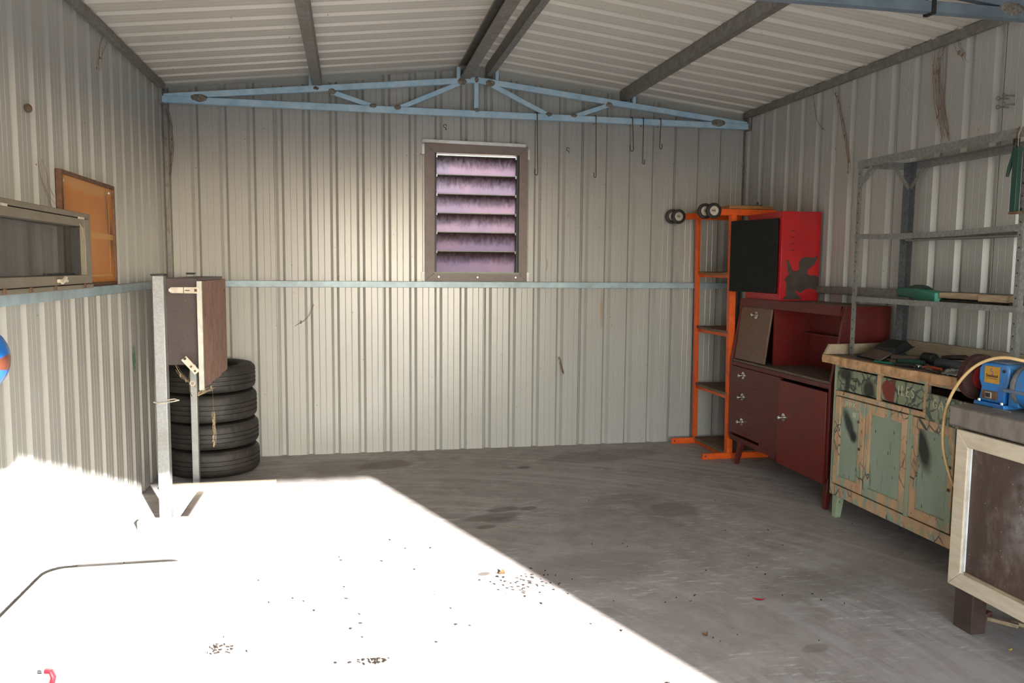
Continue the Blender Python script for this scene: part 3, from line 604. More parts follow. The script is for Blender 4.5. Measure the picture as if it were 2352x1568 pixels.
make(B().lathe([(.008, 0), (.006, .004)], 10, (.398, 4.441, .905), 'Y'), 'rivet', 'darksteel', sp)
for x, z in ((.428, .862), (.447, .838)): make(B().lathe([(.006, 0), (.006, .003)], 10, (x, 4.442, z), 'Y'), 'rivet', 'rust', sp)
make(B().tube([(.433+.012*math.cos(a), 4.444, .772+.012*math.sin(a)) for a in [k*math.pi/8 for k in range(17)]], .004, 6), 'ring', 'hasp', cp)
make(B().tube([(.420, 4.447, .835), (.414, 4.446, .79), (.418, 4.446, .73), (.428, 4.448, .70)], .002, 5), 'wire_loop', 'wire', cp)
make(B().tube([(.235, 4.447, .675), (.262, 4.440, .668), (.30, 4.438, .672), (.345, 4.42, .682), (.365, 4.43, .685), (.34, 4.445, .69), (.30, 4.449, .684)], .0035, 6), 'wire_hook', 'hasp', cp)
make(B().box(.145, .78, 4.392, 4.449, 0, .048), 'foot_rail', 'cream', cp, bevel=.004)
make(B().box(.332, .362, 4.45, 5.068, 0, .012), 'tie_strip', 'darkbare', cp)
make(B().box(.118, .792, 5.070, 5.112, 0, .055), 'foot_board', 'cream', cp, bevel=.003)

# ---------------- four tyres
def tyre_parts(root, h):
    x, y, z = root.location; n = 120; Rr = .302
    prof = [(.215, .022), (.255, .006), (.280, .010), (.294, .022), (.300, .034)]
    grooves = [h*.34, h*.5, h*.66]
    pr = list(prof)
    for g in grooves: pr += [(Rr, g-.007), (Rr-.008, g-.005), (Rr-.008, g+.005), (Rr, g+.007)]
    pr += [(r, h-zz) for r, zz in prof[::-1]]
    b = B(); vs = []
    m = len(pr)
    for i, (r, zz) in enumerate(pr):
        for k in range(n):
            t = 2*math.pi*k/n; rr = r
            if r > .29 and k % 3 == 0 and (zz < h*.3 or zz > h*.7): rr = r-.006
            elif r >= Rr and k % 6 == 1: rr = r-.004
            vs.append((x+rr*math.cos(t), y+rr*math.sin(t), z+zz))
    fs = [(i*n+k, i*n+(k+1) % n, (i+1)*n+(k+1) % n, (i+1)*n+k) for i in range(1, m-2) for k in range(n)]
    b.add(vs, fs); make(b, 'tread', 'rubber', root, smooth=28)
    for top in (False, True):
        q = [(.185, .045), (.188, .020), (.215, .008), (.255, .002), (.2805, .008)]
        if top: q = [(r, h-zz) for r, zz in q]
        s = B(); vs = [(x+r*math.cos(2*math.pi*k/72), y+r*math.sin(2*math.pi*k/72), z+zz) for r, zz in q for k in range(72)]
        s.add(vs, [(i*72+k, i*72+(k+1) % 72, (i+1)*72+(k+1) % 72, (i+1)*72+k) for i in range(4) for k in range(72)])
        make(s, 'sidewall', 'rubber', root, smooth=60)
    s = B(); s.lathe([(.185, .044), (.185, h-.044), (.20, h-.05), (.20, .05)], 48, (x, y, z), closed=True); make(s, 'bead', 'rubber', root)
zt = 0.0
for i, (h, dx, dy, lab) in enumerate(((.184, .012, 0, 'bottom tyre of the stack, standing on the concrete'), (.180, .008, .004, 'second tyre from the floor in the stack'),
                                      (.196, .0, .0, 'third tyre from the floor in the stack'), (.182, -.006, -.004, 'topmost black tyre of the stack, behind the red ply panel'))):
    t = thing('tyre', lab, 'tyre', (.319+dx, 5.662+dy, zt), 'stack of four used tyres'); tyre_parts(t, h); zt += h

# ---------------- white chest and blue machine at the left edge
wc = thing('white_chest', 'white enamel chest with red bent lever, glaring in the sun at the left wall', 'chest', (.43, 2.84, 0))
def rrect(x0, x1, y0, y1, r, n=6):
    pts = []
    for cx, cy, a0 in ((x1-r, y0+r, -90), (x1-r, y1-r, 0), (x0+r, y1-r, 90), (x0+r, y0+r, 180)):
        for k in range(n+1):
            a = R(a0+90*k/n); pts.append((cx+r*math.cos(a), cy+r*math.sin(a)))
    return pts
make(B().prism(rrect(.136, .74, 2.502, 3.194, .07), 2, 0, .220), 'body', 'whiteenamel', wc, bevel=.003)
make(B().prism(rrect(.130, .745, 2.495, 3.20, .08), 2, .2215, .252), 'lid', 'whiteenamel', wc, bevel=.006)
make(B().box(.24, .345, 2.492, 2.5015, .172, .196), 'recess_grip', 'whitepaint', wc, bevel=.003)
br = make(B().box(.352, .364, 2.478, 2.5015, .155, .205), 'bracket', 'hasp', wc, bevel=.002)
make(B().lathe([(.006, -.006), (.006, .006)], 8, (.350, 2.480, .197), 'X'), 'pin', 'black', br)
make(B().tube([(.366, 2.478, .199), (.382, 2.474, .199), (.390, 2.470, .184), (.386, 2.470, .165), (.378, 2.470, .145), (.377, 2.47, .08)], .009, 10), 'lever', 'redlever', wc)

bm_ = thing('blue_machine', 'round blue metal head with a rust patch, cut off by the left edge', 'machine', (.235, 2.0, 0))
make(B().box(.36, .585, 1.84, 1.95, 0, .33), 'shade_box', 'dome', bm_, bevel=.01)  # unseen box, added to throw shade on the chest front
make(B().ball((.522, 1.73, 1.213), .075, 28, 16), 'head', 'dome', bm_, smooth=80)
make(B().lathe([(.12, 0), (.12, .66), (.11, .73), (.08, .78), (.03, .80)], 28, (.235, 2.0, 0)), 'body', 'dome', bm_, smooth=50)  # unseen body, shaped to cast the rounded shadow on the left wall
make(B().tube([(.235, 2.0, .79), (.30, 1.94, 1.0), (.44, 1.84, 1.18), (.50, 1.77, 1.225)], .016, 10), 'neck', 'darksteel', bm_)

# ================================================================== RIGHT SIDE
# ---------------- orange steel trolley stood on its end
tr = thing('orange_trolley', 'orange steel trolley stood on end in the back corner, small wheels at the top', 'trolley', (4.05, 5.64, 0))
def angle_post(x, y, sx, sy, z0, z1, w=.045, t=.005, lean=0.0):
    b = B(); poly = [(x, y), (x+sx*w, y), (x+sx*w, y+sy*t), (x+sx*t, y+sy*t), (x+sx*t, y+sy*w), (x, y+sy*w)]
    b.prism(poly, 2, z0, z1)
    for v in b.v: v.x += lean*(v.z-z0)
    return b
for x, y, sx, sy in ((3.968, 5.915, 1, -1), (3.992, 5.352, 1, 1), (4.305, 5.915, -1, -1), (4.305, 5.352, -1, 1)):
    make(angle_post(x, y, sx, sy, .046, 1.79, lean=-.016), 'post', 'orange', tr, bevel=.001)
for y0, x0 in ((5.888, 3.785), (5.352, 3.80)):
    f = make(B().box(x0, 4.33, y0, y0+.028, 0, .045), 'foot_bar', 'orange', tr, bevel=.003)
    make(B().lathe([(.006, 0), (.006, .002)], 8, (x0+.022, y0-.0015, .024), 'Y'), 'bolt_hole', 'black', f)
for y0, x0, z in ((5.875, 3.79, 1.79), (5.345, 3.815, 1.79)): make(B().box(x0, 4.32, y0, y0+.034, z, z+.046), 'top_bar', 'orange', tr, bevel=.003)
for z in (1.345, .912, .455, .002):
    if z > .1:
        for x in (3.985, 4.265): make(B().box(x, x+.024, 5.36, 5.91, z-.006, z+.02), 'shelf_bearer', 'orange', tr)
    else:
        make(B().box(3.985, 4.009, 5.381, 5.887, .004, .03), 'shelf_bearer', 'orange', tr); make(B().box(4.265, 4.289, 5.381, 5.887, .004, .03), 'shelf_bearer', 'orange', tr)
    sag = .012 if z > 1 else .004; bb = B(); n = 8
    ys = [5.375+(5.905-5.375)*k/n for k in range(n+1)]
    zs = [max(z+.021, .03)-sag*math.sin(math.pi*k/n) if z > .1 else .031 for k in range(n+1)]
    for x in (3.975, 4.30):
        bb.add([(x, y, zz) for y, zz in zip(ys, zs)]+[(x, y, zz+.018) for y, zz in zip(ys, zs)], [])
    m = n+1
    bb.f += [(k, k+1, m+k+1, m+k) for k in range(n)]+[(2*m+k+1, 2*m+k, 3*m+k, 3*m+k+1) for k in range(n)]+[(m+k, m+k+1, 3*m+k+1, 3*m+k) for k in range(n)]+[(k+1, k, 2*m+k, 2*m+k+1) for k in range(n)]+[(0, m, 3*m, 2*m), (m-1, 3*m-1, 4*m-1, 2*m-1)]
    make(bb, 'shelf_board', 'orangewood' if z > 1 else 'shelfwood', tr)
for (x, y, z) in ((3.775, 5.862, 1.808), (3.752, 5.925, 1.812), (3.812, 5.325, 1.818), (3.782, 5.405, 1.82)):
    wv = make(B().lathe([(.034, -.012), (.050, -.014), (.056, -.009), (.056, .009), (.050, .014), (.034, .012)], 28, (x, y, z), 'Y', closed=True), 'wheel', 'rubber', tr, smooth=50)
    make(B().lathe([(.036, -.008), (.030, -.010), (.014, -.007), (.010, -.013), (.010, .013), (.014, .007), (.030, .010), (.036, .008)], 24, (x, y, z), 'Y'), 'hub', 'hasp', wv, smooth=40)
    make(B().lathe([(.006, -.016), (.006, .016)], 10, (x, y, z), 'Y'), 'axle', 'galvdark', wv)
make(B().tube([(3.764, 5.84, 1.81), (3.764, 5.95, 1.81)], .006, 8), 'axle_rod', 'galvdark', tr); make(B().tube([(3.797, 5.31, 1.819), (3.797, 5.42, 1.819)], .006, 8), 'axle_rod', 'galvdark', tr)
pk = thing('plank', 'thick brown board lying across the top of the orange trolley', 'board', (4.08, 5.6, 1.837))
make(B().obox((4.11, 5.615, 1.850), (.36, .54, .024), (0, 0, R(2))), 'board', 'orangewood', pk, bevel=.002)
cl = tag(make(B().bar((4.10, 5.56, 1.871), (4.26, 5.46, 1.871), .03, .016).bar((4.23, 5.47, 1.88), (4.23, 5.47, 1.90), .012, .012), 'steel_clamp', 'darksteel', bevel=.002, loc=(4.18, 5.51, 1.863)), 'small dark steel bar left on the board above the trolley', 'clamp')

# ---------------- dark red bureau
bu = thing('bureau', 'dark red painted bureau with open writing bay and chrome knobs', 'desk', (4.17, 4.70, 0))
BY0, BY1, BX = 4.085, 5.325, 3.985
side = [(BX, .185), (BX-.004, .745), (4.055, 1.195), (4.352, 1.195), (4.352, .185)]
for a, b in ((BY0, BY0+.02), (BY1-.02, BY1)): make(B().prism([(x, z) for x, z in side], 1, a, b), 'side_panel', 'deskred', bu, bevel=.002)
make(B().box(4.040, 4.355, BY0+.0205, BY1-.0205, 1.175, 1.196), 'top_board', 'dustwood', bu, bevel=.002)
make(B().prism([(4.046, 1.140), (4.028, 1.140), (4.038, 1.197), (4.052, 1.197)], 1, BY0+.0205, BY1-.0205), 'cornice', 'deskred', bu)
make(B().box(4.335, 4.348, BY0+.0205, BY1-.0205, .19, 1.174), 'back_board', 'deskred', bu)
make(B().box(3.992, 4.334, BY0+.0205, BY1-.0205, .740, .756), 'writing_board', 'dustwood', bu, bevel=.002)
make(B().box(3.987, 4.002, BY0+.0205, BY1-.0205, .712, .739), 'board_edge', 'deskred', bu)
# flap over the left bay
fl_ = make(B().prism([(3.999, .762), (4.0465, 1.138), (4.0605, 1.138), (4.013, .762)], 1, 4.885, BY1-.0255), 'flap', 'deskbrown', bu, bevel=.002)
make(B().box(4.060, 4.334, 4.868, 4.882, .757, 1.174), 'bay_divider', 'deskred2', bu)
make(B().box(4.255, 4.334, 4.33, 4.345, .757, 1.174), 'pigeonhole_divider', 'deskred2', bu)
make(B().box(4.262, 4.334, 4.346, 4.867, .975, .985), 'pigeonhole_shelf', 'deskred2', bu); make(B().box(4.262, 4.334, BY0+.021, 4.3295, .975, .985), 'pigeonhole_shelf', 'deskred2', bu)
make(B().box(4.326, 4.3345, BY0+.021, 4.867, .757, 1.174), 'bay_lining', 'deskred2', bu)
def knob(x, y, z, parent, tilt=0.0):
    q = Matrix.Rotation(-math.pi/2+tilt, 3, 'Y')
    k = make(B().lathe([(.026, 0), (.026, .003), (.019, .006), (.010, .007), (.009, .022), (.013, .026), (.014, .035), (.009, .041)], 20, (x, y, z), rot=q), 'knob', 'chrome', parent, smooth=40)
    return k
knob(4.038, 5.075, 1.085, fl_, .12)
for z0, z1 in ((.5795, .7085), (.4015, .5785), (.2235, .4005)):
    d = make(B().box(3.979, 3.996, 4.8745, BY1-.0215, z0, z1), 'drawer', 'deskred', bu, bevel=.0006)
    make(B().box(3.996, 4.30, 4.88, BY1-.03, z0+.01, z1-.01), 'drawer_box', 'deskred', d)
    knob(3.979, 5.118, (z0+z1)/2+.012, d)
make(B().box(3.979, 3.995, 4.629, 4.874, .205, .7085), 'centre_panel', 'deskred', bu, bevel=.001)
do = make(B().box(3.973, 3.992, BY0+.024, 4.628, .150, .694), 'door', 'deskred2', bu, bevel=.002)
knob(3.973, 4.56, .462, do)
make(B().box(3.986, 3.998, 4.632, BY1-.0205, .165, .203), 'plinth_rail', 'deskred', bu)
make(B().box(3.994, 4.334, BY0+.0205, BY1-.0205, .19, .2), 'bottom_board', 'deskred', bu)
make(B().prism([(4.66, .165), (4.66, .203), (5.26, .203), (5.26, .18), (5.1, .172)], 0, 3.982, 3.9855), 'apron', 'deskred', bu)
for y, sy in ((4.115, -1), (5.21, 1)):
    for x, sx in ((4.02, -1), (4.32, 0)):
        a = B(); t = .022; bsz = .013
        tx, ty = x, y+(0 if sy < 0 else -.03); bx, by = x+sx*.025, y+sy*.012-(0 if sy < 0 else .02)
        a.add([(tx-t, ty-t, .189), (tx+t, ty-t, .189), (tx+t, ty+t, .189), (tx-t, ty+t, .189), (bx-bsz, by-bsz, 0), (bx+bsz, by-bsz, 0), (bx+bsz, by+bsz, 0), (bx-bsz, by+bsz, 0)],
              [(0, 1, 2, 3), (7, 6, 5, 4), (0, 4, 5, 1), (1, 5, 6, 2), (2, 6, 7, 3), (3, 7, 4, 0)])
        make(a, 'leg', 'deskred', bu, bevel=.003)

# ---------------- bright red locker on the bureau
lk = thing('red_locker', 'bright red metal locker with an open black door, standing on the bureau', 'locker', (4.20, 5.05, 1.197))
LZ0, LZ1 = 1.197, 1.788
make(B().box(4.062, 4.345, 4.82, 4.826, LZ0, LZ1), 'side_panel', 'redmetal', lk, bevel=.002)
make(B().box(4.062, 4.345, 5.284, 5.29, LZ0, LZ1), 'side_panel', 'redmetal', lk, bevel=.002)
make(B().box(4.339, 4.345, 4.8265, 5.2835, LZ0, LZ1), 'back_panel', 'redmetal', lk)
make(B().box(4.062, 4.3385, 4.8265, 5.2835, LZ1-.006, LZ1), 'top_panel', 'redmetal', lk); make(B().box(4.062, 4.3385, 4.8265, 5.2835, LZ0, LZ0+.006), 'base_panel', 'redmetal', lk)
make(B().box(4.058, 4.0645, 4.826, 4.850, LZ0+.007, LZ1-.007), 'door_frame', 'redmetal', lk)
make(B().box(4.058, 4.0645, 4.8505, 5.2835, LZ0+.007, LZ0+.045), 'door_frame', 'redmetal', lk); make(B().box(4.058, 4.0645, 4.8505, 5.2835, LZ1-.045, LZ1-.007), 'door_frame', 'redmetal', lk)
# black door hinged at its near edge, swung out
c0 = Vector((4.050, 4.842)); c1 = Vector((3.925, 5.262)); dv = (c1-c0).normalized(); nv = Vector((-dv.y, dv.x))*.009
make(B().prism([tuple(c0), tuple(c1), tuple(c1+nv), tuple(c0+nv)], 2, 1.247, 1.742), 'door', 'blackpanel', lk, bevel=.002)
patch = [(4.079,1.206),(4.107,1.231),(4.103,1.252),(4.107,1.316),(4.091,1.342),(4.118,1.371),(4.103,1.44),(4.1,1.468),(4.11,1.468),(4.132,1.433),(4.148,1.397),(4.179,1.394),(4.198,1.41),(4.19,1.443),(4.204,1.472),(4.229,1.488),(4.266,1.489),(4.301,1.481),(4.326,1.502),(4.331,1.491),(4.324,1.471),(4.303,1.437),(4.264,1.408),(4.254,1.379),(4.278,1.367),(4.324,1.367),(4.340,1.349),(4.342,1.32),(4.341,1.31),(4.337,1.268),(4.317,1.271),(4.268,1.281),(4.242,1.27),(4.209,1.25),(4.194,1.255),(4.185,1.268),(4.174,1.255),(4.198,1.231),(4.228,1.206)]
o = make(B().prism(patch, 1, 4.8192, 4.8199), 'bare_metal_patch', 'darkbare', lk, smooth=0); o['label'] = 'dark bare metal where the red paint has flaked off'
for z in (1.657, 1.615, 1.571, 1.53): make(B().box(4.125, 4.155, 4.819, 4.8199, z, z+.006), 'vent_slot', 'deskred', lk)

# ---------------- green kitchen cabinet used as a workbench
gc = thing('green_cabinet', 'old green kitchen cabinet with peeling paint and a rough timber top', 'cabinet', (4.15, 3.4, 0))
GY0, GY1, GX = 2.80, 3.985, 3.95
zb, zt2 = .165, .885
make(B().box(GX, 4.355, GY1-.022, GY1, zb-.03, zt2), 'end_panel', 'green', gc, bevel=.002)
make(B().box(GX, 4.355, GY0, GY0+.022, zb-.03, zt2), 'end_panel', 'green', gc, bevel=.002)
make(B().box(4.343, 4.355, GY0+.0225, GY1-.0225, zb, zt2), 'back_board', 'benchbrown', gc)
make(B().box(GX+.02, 4.342, GY0+.0225, GY1-.0225, zb, zb+.015), 'bottom_board', 'benchbrown', gc)
for y in (GY1-.05, GY0+.03):
    for x in (GX+.004, 4.30):
        b = B(); b.add([(x, y, zb-.03), (x+.05, y, zb-.03), (x+.05, y+.045, zb-.03), (x, y+.045, zb-.03), (x, y+.01, 0), (x+.035, y+.01, 0), (x+.035, y+.043, 0), (x, y+.043, 0)], [(0, 1, 2, 3), (7, 6, 5, 4), (0, 4, 5, 1), (1, 5, 6, 2), (2, 6, 7, 3), (3, 7, 4, 0)])
        make(b, 'leg', 'green', gc, bevel=.002)
# face frame
make(B().box(GX-.012, GX+.008, GY0, GY1, zb-.03, zb+.032), 'bottom_rail', 'wornwood', gc, bevel=.002)
make(B().box(GX-.012, GX+.008, GY0, GY1, .705, .732), 'middle_rail', 'wornwood', gc, bevel=.002)
make(B().box(GX-.012, GX+.008, GY0, GY1, .866, .886), 'top_rail', 'wornwood', gc, bevel=.002)
for y in (3.606, 3.262, 2.93): make(B().box(GX-.012, GX+.008, y-.013, y+.013, .7325, .8655), 'drawer_stile', 'wornwood', gc, bevel=.001)
make(B().box(GX-.0125, GX+.008, GY1-.014, GY1, zb+.0325, .8655), 'corner_stile', 'green', gc, bevel=.001)
# drawers
for i, (y0, y1) in enumerate(((3.625, 3.965), (3.280, 3.588))):
    d = make(B().box(GX-.008, GX+.010, y0, y1, .740, .858), 'drawer', 'greendrawer', gc, bevel=.002)
    make(B().box(GX+.0105, 4.30, y0+.01, y1-.01, .745, .84), 'drawer_box', 'benchbrown', d)
    if i == 0: make(B().tube([(GX-.008, 3.80, .805), (GX-.03, 3.79, .808)], .004, 6), 'nail', 'rust', d)
# letters are brush strokes raised a hair from the drawer front
def stroke_text(strokes, X, y0, z0, w, h, gap, parent, r=.0030, slope=0.0):
    y = y0
    for ch in strokes:
        b = B()
        for line in ch: 
            b.tube([(X, y-p[0]*w, z0+p[1]*h+slope*(y0-y)) for p in line], r, 6)
        make(b, 'painted_letter', 'chalk', parent, smooth=60); y -= w+gap
I_ = [[(.5, 1), (.45, .6), (.5, 0)]]; L_ = [[(.1, 1), (.05, .5), (.1, 0), (.85, .02)]]; E_ = [[(.9, 1), (.1, .95), (.1, .5), (.05, .02), (.95, 0)], [(.1, .5), (.7, .52)]]
S_ = [[(.9, .88), (.6, 1), (.2, .9), (.15, .65), (.5, .5), (.85, .33), (.8, .08), (.45, 0), (.1, .1)]]
G_ = [[(.9, .8), (.6, 1), (.25, .9), (.05, .5), (.15, .12), (.5, 0), (.85, .15), (.9, .42), (.55, .42)]]; A_ = [[(0, 0), (.25, .5), (.5, 1), (.75, .5), (1, 0)], [(.2, .4), (.8, .4)]]
N_ = [[(.1, 0), (.1, 1), (.85, 0), (.85, 1)]]; T_ = [[(.5, 0), (.5, 1)], [(0, 1), (1, 1)]]; X_ = [[(0, 0), (1, 1)], [(0, 1), (1, 0)]]; O_ = [[(.5, 1), (.1, .8), (.05, .3), (.4, 0), (.85, .15), (.95, .6), (.5, 1)]]
Bb = [[(.1, 0), (.1, 1), (.7, .9), (.7, .6), (.1, .5), (.85, .4), (.85, .1), (.1, 0)]]
stroke_text([I_, L_, E_, S_], GX-.0085, 3.468, .788, .024, .046, .010, gc, .0018, -.01)
# third drawer hangs half out and askew
gd = make(B().prism([(3.868, 3.172), (3.838, 2.872), (3.855, 2.870), (3.885, 3.170)], 2, .718, .842), 'drawer', 'greendrawer', gc, bevel=.002)
make(B().box(3.90, 4.25, 2.945, 3.16, .735, .80), 'drawer_box', 'benchbrown', gd)
def on_front(z0, strokes, t0, w, h, gap):
    p0 = Vector((3.8665, 3.172)); p1 = Vector((3.8365, 2.872)); L = (p1-p0).length
    t = t0
    for ch in strokes:
        b = B()
        for line in ch:
            b.tube([Vector((*(p0+(p1-p0)*((t+q[0]*w)/L)), z0+q[1]*h)) for q in line], .0018, 6)
        make(b, 'painted_letter', 'chalk', gd, smooth=60); t += w+gap
on_front(.783, [G_, A_, S_], .055, .030, .040, .013)
# doors and panels
def panel_door(name, y0, y1, z0, z1, st, parent, lift=0.0):
    d = make(B().box(GX-.006-lift, GX+.004, y0+st-.004, y1-st+.004, z0+.04, z1-.04), name, 'greenpanel', parent)
    for a, b in ((y0, y0+st), (y1-st, y1)): make(B().box(GX-.016-lift, GX+.004-lift*.2, a, b, z0, z1), 'door_stile', 'wornwood', d, bevel=.003)
    for a, b in ((z0, z0+.05), (z1-.05, z1)): make(B().box(GX-.016-lift, GX+.004-lift*.2, y0+st+.0005, y1-st-.0005, a, b), 'door_rail', 'wornwood', d, bevel=.003)
    return d
d1 = panel_door('door', 3.700, 3.962, zb+.04, .700, .048, gc)
pm = panel_door('fixed_panel', 3.372, 3.692, zb+.04, .700, .040, gc)
make(B().box(GX-.014, GX+.004, 3.338, 3.370, zb+.033, .7045), 'green_stile', 'green', gc, bevel=.002)
d2 = panel_door('door', 3.058, 3.334, zb+.04, .700, .040, gc)
make(B().box(GX-.012, GX+.006, 2.99, 3.052, zb+.033, .7045), 'green_stile', 'benchbrown', gc)
make(B().box(GX+.002, GX+.006, 2.825, 2.989, zb+.033, .7045), 'dark_infill', 'black', gc)
for (y, z, par) in ((3.755, .585, d1), (3.74, .44, d1), (3.085, .505, d2), (3.085, .40, d2)):
    make(B().tube([(GX-.014, y, z), (GX-.022, y-.012, z+.012), (GX-.024, y-.022, z+.004)], .004, 6), 'bent_nail', 'rust', par)
stroke_text([Bb, O_, X_], GX-.0165, 3.865, .663, .022, .022, .008, d1, .0014)
stroke_text([N_, E_, T_, S_], GX-.0065, 3.815, .605, .016, .028, .005, d1, .0014)
# timber top with a chewed front edge and upstands
b = B(); n = 40; xs = []
ys = [GY1+.03-(GY1+.03-(GY0-.03))*k/n for k in range(n+1)]
for k, y in enumerate(ys):
    e = 3.872+random.uniform(-.003, .004)
    if y < 3.27: e += .012+random.uniform(0, .014)
    if y < 3.10: e += .02
    xs.append(e)
vs = []
for y, e in zip(ys, xs): vs += [(e+.004, y, .887), (e, y, .905), (e+.003, y, .930), (4.352, y, .930), (4.352, y, .887)]
fs = [(5*k+j, 5*k+(j+1) % 5, 5*k+5+(j+1) % 5, 5*k+5+j) for k in range(n) for j in range(5)]+[(4, 3, 2, 1, 0), tuple(5*n+j for j in range(5))]
b.add(vs, fs); make(b, 'timber_top', 'wornedge', gc, smooth=0)
make(B().box(3.905, 4.350, GY0+.0, GY1+.024, .9305, .9325), 'top_sheet', 'dustwood', gc)
b = B(); b.prism([(3.875, .932), (3.905, .988), (4.326, .992), (4.326, .932)], 1, GY1+.006, GY1+.028); make(b, 'end_upstand', 'pine', gc, bevel=.002)
make(B().box(4.328, 4.352, GY0, GY1+.028, .9327, 1.018), 'back_upstand', 'pine', gc, bevel=.002)

# ---------------- galvanised slotted-angle shelf standing on the cabinet
ms = thing('metal_shelf', 'galvanised slotted-angle shelf frame standing on the green cabinet', 'shelf', (4.17, 3.4, .933))
MY0, MY1, MX0, MX1, MZ0, MZ1 = 2.825, 3.945, 3.995, 4.322, .9335, 1.998
for x, y, sx, sy in ((MX0, MY1, 1, -1), (MX1, MY1, -1, -1), (MX0, MY0, 1, 1), (MX1, MY0, -1, 1)):
    w = .026 if x == MX0 else .045
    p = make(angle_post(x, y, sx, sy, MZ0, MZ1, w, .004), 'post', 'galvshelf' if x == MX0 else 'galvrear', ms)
    for k in range(19):
        z = MZ0+.04+k*.053
        if x == MX0: make(B().lathe([(.0042, 0), (.0042, .0012)], 6, (MX0-.0008, y+sy*.014, z), 'X'), 'bolt_hole', 'black', p)
        else: make(B().lathe([(.0036, 0), (.0036, .0012)], 6, (x+sx*.028, (y+sy*0-.0008) if sy > 0 else y-.0052, z), 'Y'), 'bolt_hole', 'black', p)
def rail(name, a, b, h=.036, t=.004, par=ms, mat='galv'):
    return make(B().bar(a, b, t, h), name, mat, par)
# open top frame of angles
for x in (MX0-.003, MX1+.003):
    s = 1 if x < 4.1 else -1
    make(B().bar((x, MY0-.10, 1.979), (x, MY1+.002, 1.979), .004, .040).bar((x+s*.02, MY0-.10, 1.997), (x+s*.02, MY1+.002, 1.997), .040, .004), 'top_rail', 'galvshelf', ms)
for y in (MY0-.003, MY1+.003): make(B().bar((MX0, y, 1.979), (MX1, y, 1.979), .004, .040), 'top_rail', 'galvshelf', ms)
for z, board in ((1.575, False), (1.232, True)):
    n = 10
    for x in (MX0-.003, MX1+.003):
        b = B(); sg = .012 if not board else .0
        for k in range(n):
            ya = MY0+(MY1-MY0)*k/n; yb = MY0+(MY1-MY0)*(k+1)/n
            za = z+.0135-sg*math.sin(math.pi*k/n); zb_ = z+.0135-sg*math.sin(math.pi*(k+1)/n)
            b.bar((x, ya, za), (x, yb, zb_), .004, .027)
        make(b, 'shelf_lip', 'galvshelf', ms)
    for y in (MY0+.045, MY1-.045): make(B().bar((MX0+.006, y, z+.0135), (MX1-.006, y, z+.0135), .004, .027), 'shelf_end', 'galvshelf', ms)
    if board: make(B().box(MX0+.001, MX1-.001, MY0+.0485, MY1-.0485, z+.002, z+.012), 'shelf_tray', 'dustwood', ms)
    else: make(B().box(MX1-.05, MX1-.001, MY0+.0485, MY1-.0485, z-.008, z-.002), 'shelf_tray', 'galvshelf', ms)
br_ = [((MX0+.004, MY1-.012, 1.86), (MX0+.004, MY1-.11, 1.965)), ((MX0+.012, MY1-.004, 1.86), (MX0+.10, MY1-.004, 1.965)), ((MX1-.012, MY1-.004, 1.86), (MX1-.10, MY1-.004, 1.965)), ((MX1-.004, MY1-.012, 1.86), (MX1-.004, MY1-.11, 1.965))]
for a, c in br_: make(B().bar(a, c, .004, .02), 'brace', 'galvshelf', ms)
make(B().bar((MX0+.004, MY0+.0, 1.985), (MX0+.12, MY0-.06, 1.93), .004, .03), 'brace', 'galvshelf', ms)

# ---------------- things lying on the shelf
ZS = 1.2445
gsw = thing('green_saw_cover', 'green moulded plastic saw guard lying on the metal shelf', 'tool', (4.12, 3.58, ZS))
def lay(p0, p1, prof, t):
    """profile in (along 0..1, height) extruded sideways, lying between floor points p0 and p1"""
    p0, p1 = Vector(p0), Vector(p1); d = (p1-p0); nrm = Vector((-d.y, d.x, 0)).normalized()*t/2; n = len(prof)
    vs = [p0+d*a-nrm+Vector((0, 0, h)) for a, h in prof]+[p0+d*a+nrm+Vector((0, 0, h)) for a, h in prof]
    return B().add(vs, [tuple(range(n)), tuple(range(n, 2*n))[::-1]]+[(i, n+i, n+(i+1) % n, (i+1) % n) for i in range(n)])
A0, A1 = (4.215, 3.835, ZS), (4.045, 3.335, ZS)
make(lay(A0, A1, [(0, .062), (.02, .032), (.08, .022), (.45, .020), (.55, .0), (1, 0), (1, .055), (.9, .060), (.75, .066), (.5, .070), (.3, .066), (.1, .068)], .05), 'guard', 'greenplastic', gsw, bevel=.004)
make(lay((4.175, 3.715, ZS), (4.08, 3.44, ZS), [(0, .060), (1, .056), (.9, .072), (.7, .084), (.45, .088), (.2, .080)], .04), 'grip', 'darkgreen', gsw, bevel=.003)
bt = tag(make(B().box(4.035, 4.075, 3.075, 3.330, ZS+.030, ZS+.058), 'timber_batten', 'greywood', bevel=.003, loc=(4.055, 3.2, ZS+.03)), 'pale timber batten beside the green saw guard on the shelf', 'timber', 'battens on the metal shelf')
bt2 = tag(make(B().box(4.02, 4.07, 2.91, 3.072, ZS+.024, ZS+.056), 'timber_batten', 'greywood', bevel=.003, loc=(4.045, 3.0, ZS+.024)), 'pale timber batten at the near post end of the shelf', 'timber', 'battens on the metal shelf')
pp = thing('steel_pipe', 'dark steel pipe lying under the battens on the metal shelf', 'pipe', (4.05, 3.1, ZS))
make(B().tube([(4.055, 3.328, ZS+.0145), (4.045, 2.91, ZS+.0145)], .0135, 12), 'pipe_body', 'darksteel', pp); make(B().tube([(4.0497, 3.09, ZS+.0148), (4.0485, 3.04, ZS+.0148)], .0148, 12), 'pipe_coupling', 'darksteel', pp)
sb = tag(make(B().box(4.008, 4.035, 3.52, 3.88, ZS, ZS+.010), 'sanding_board', 'dustwood', loc=(4.02, 3.7, ZS)), 'thin brown board at the far end of the metal shelf', 'board')
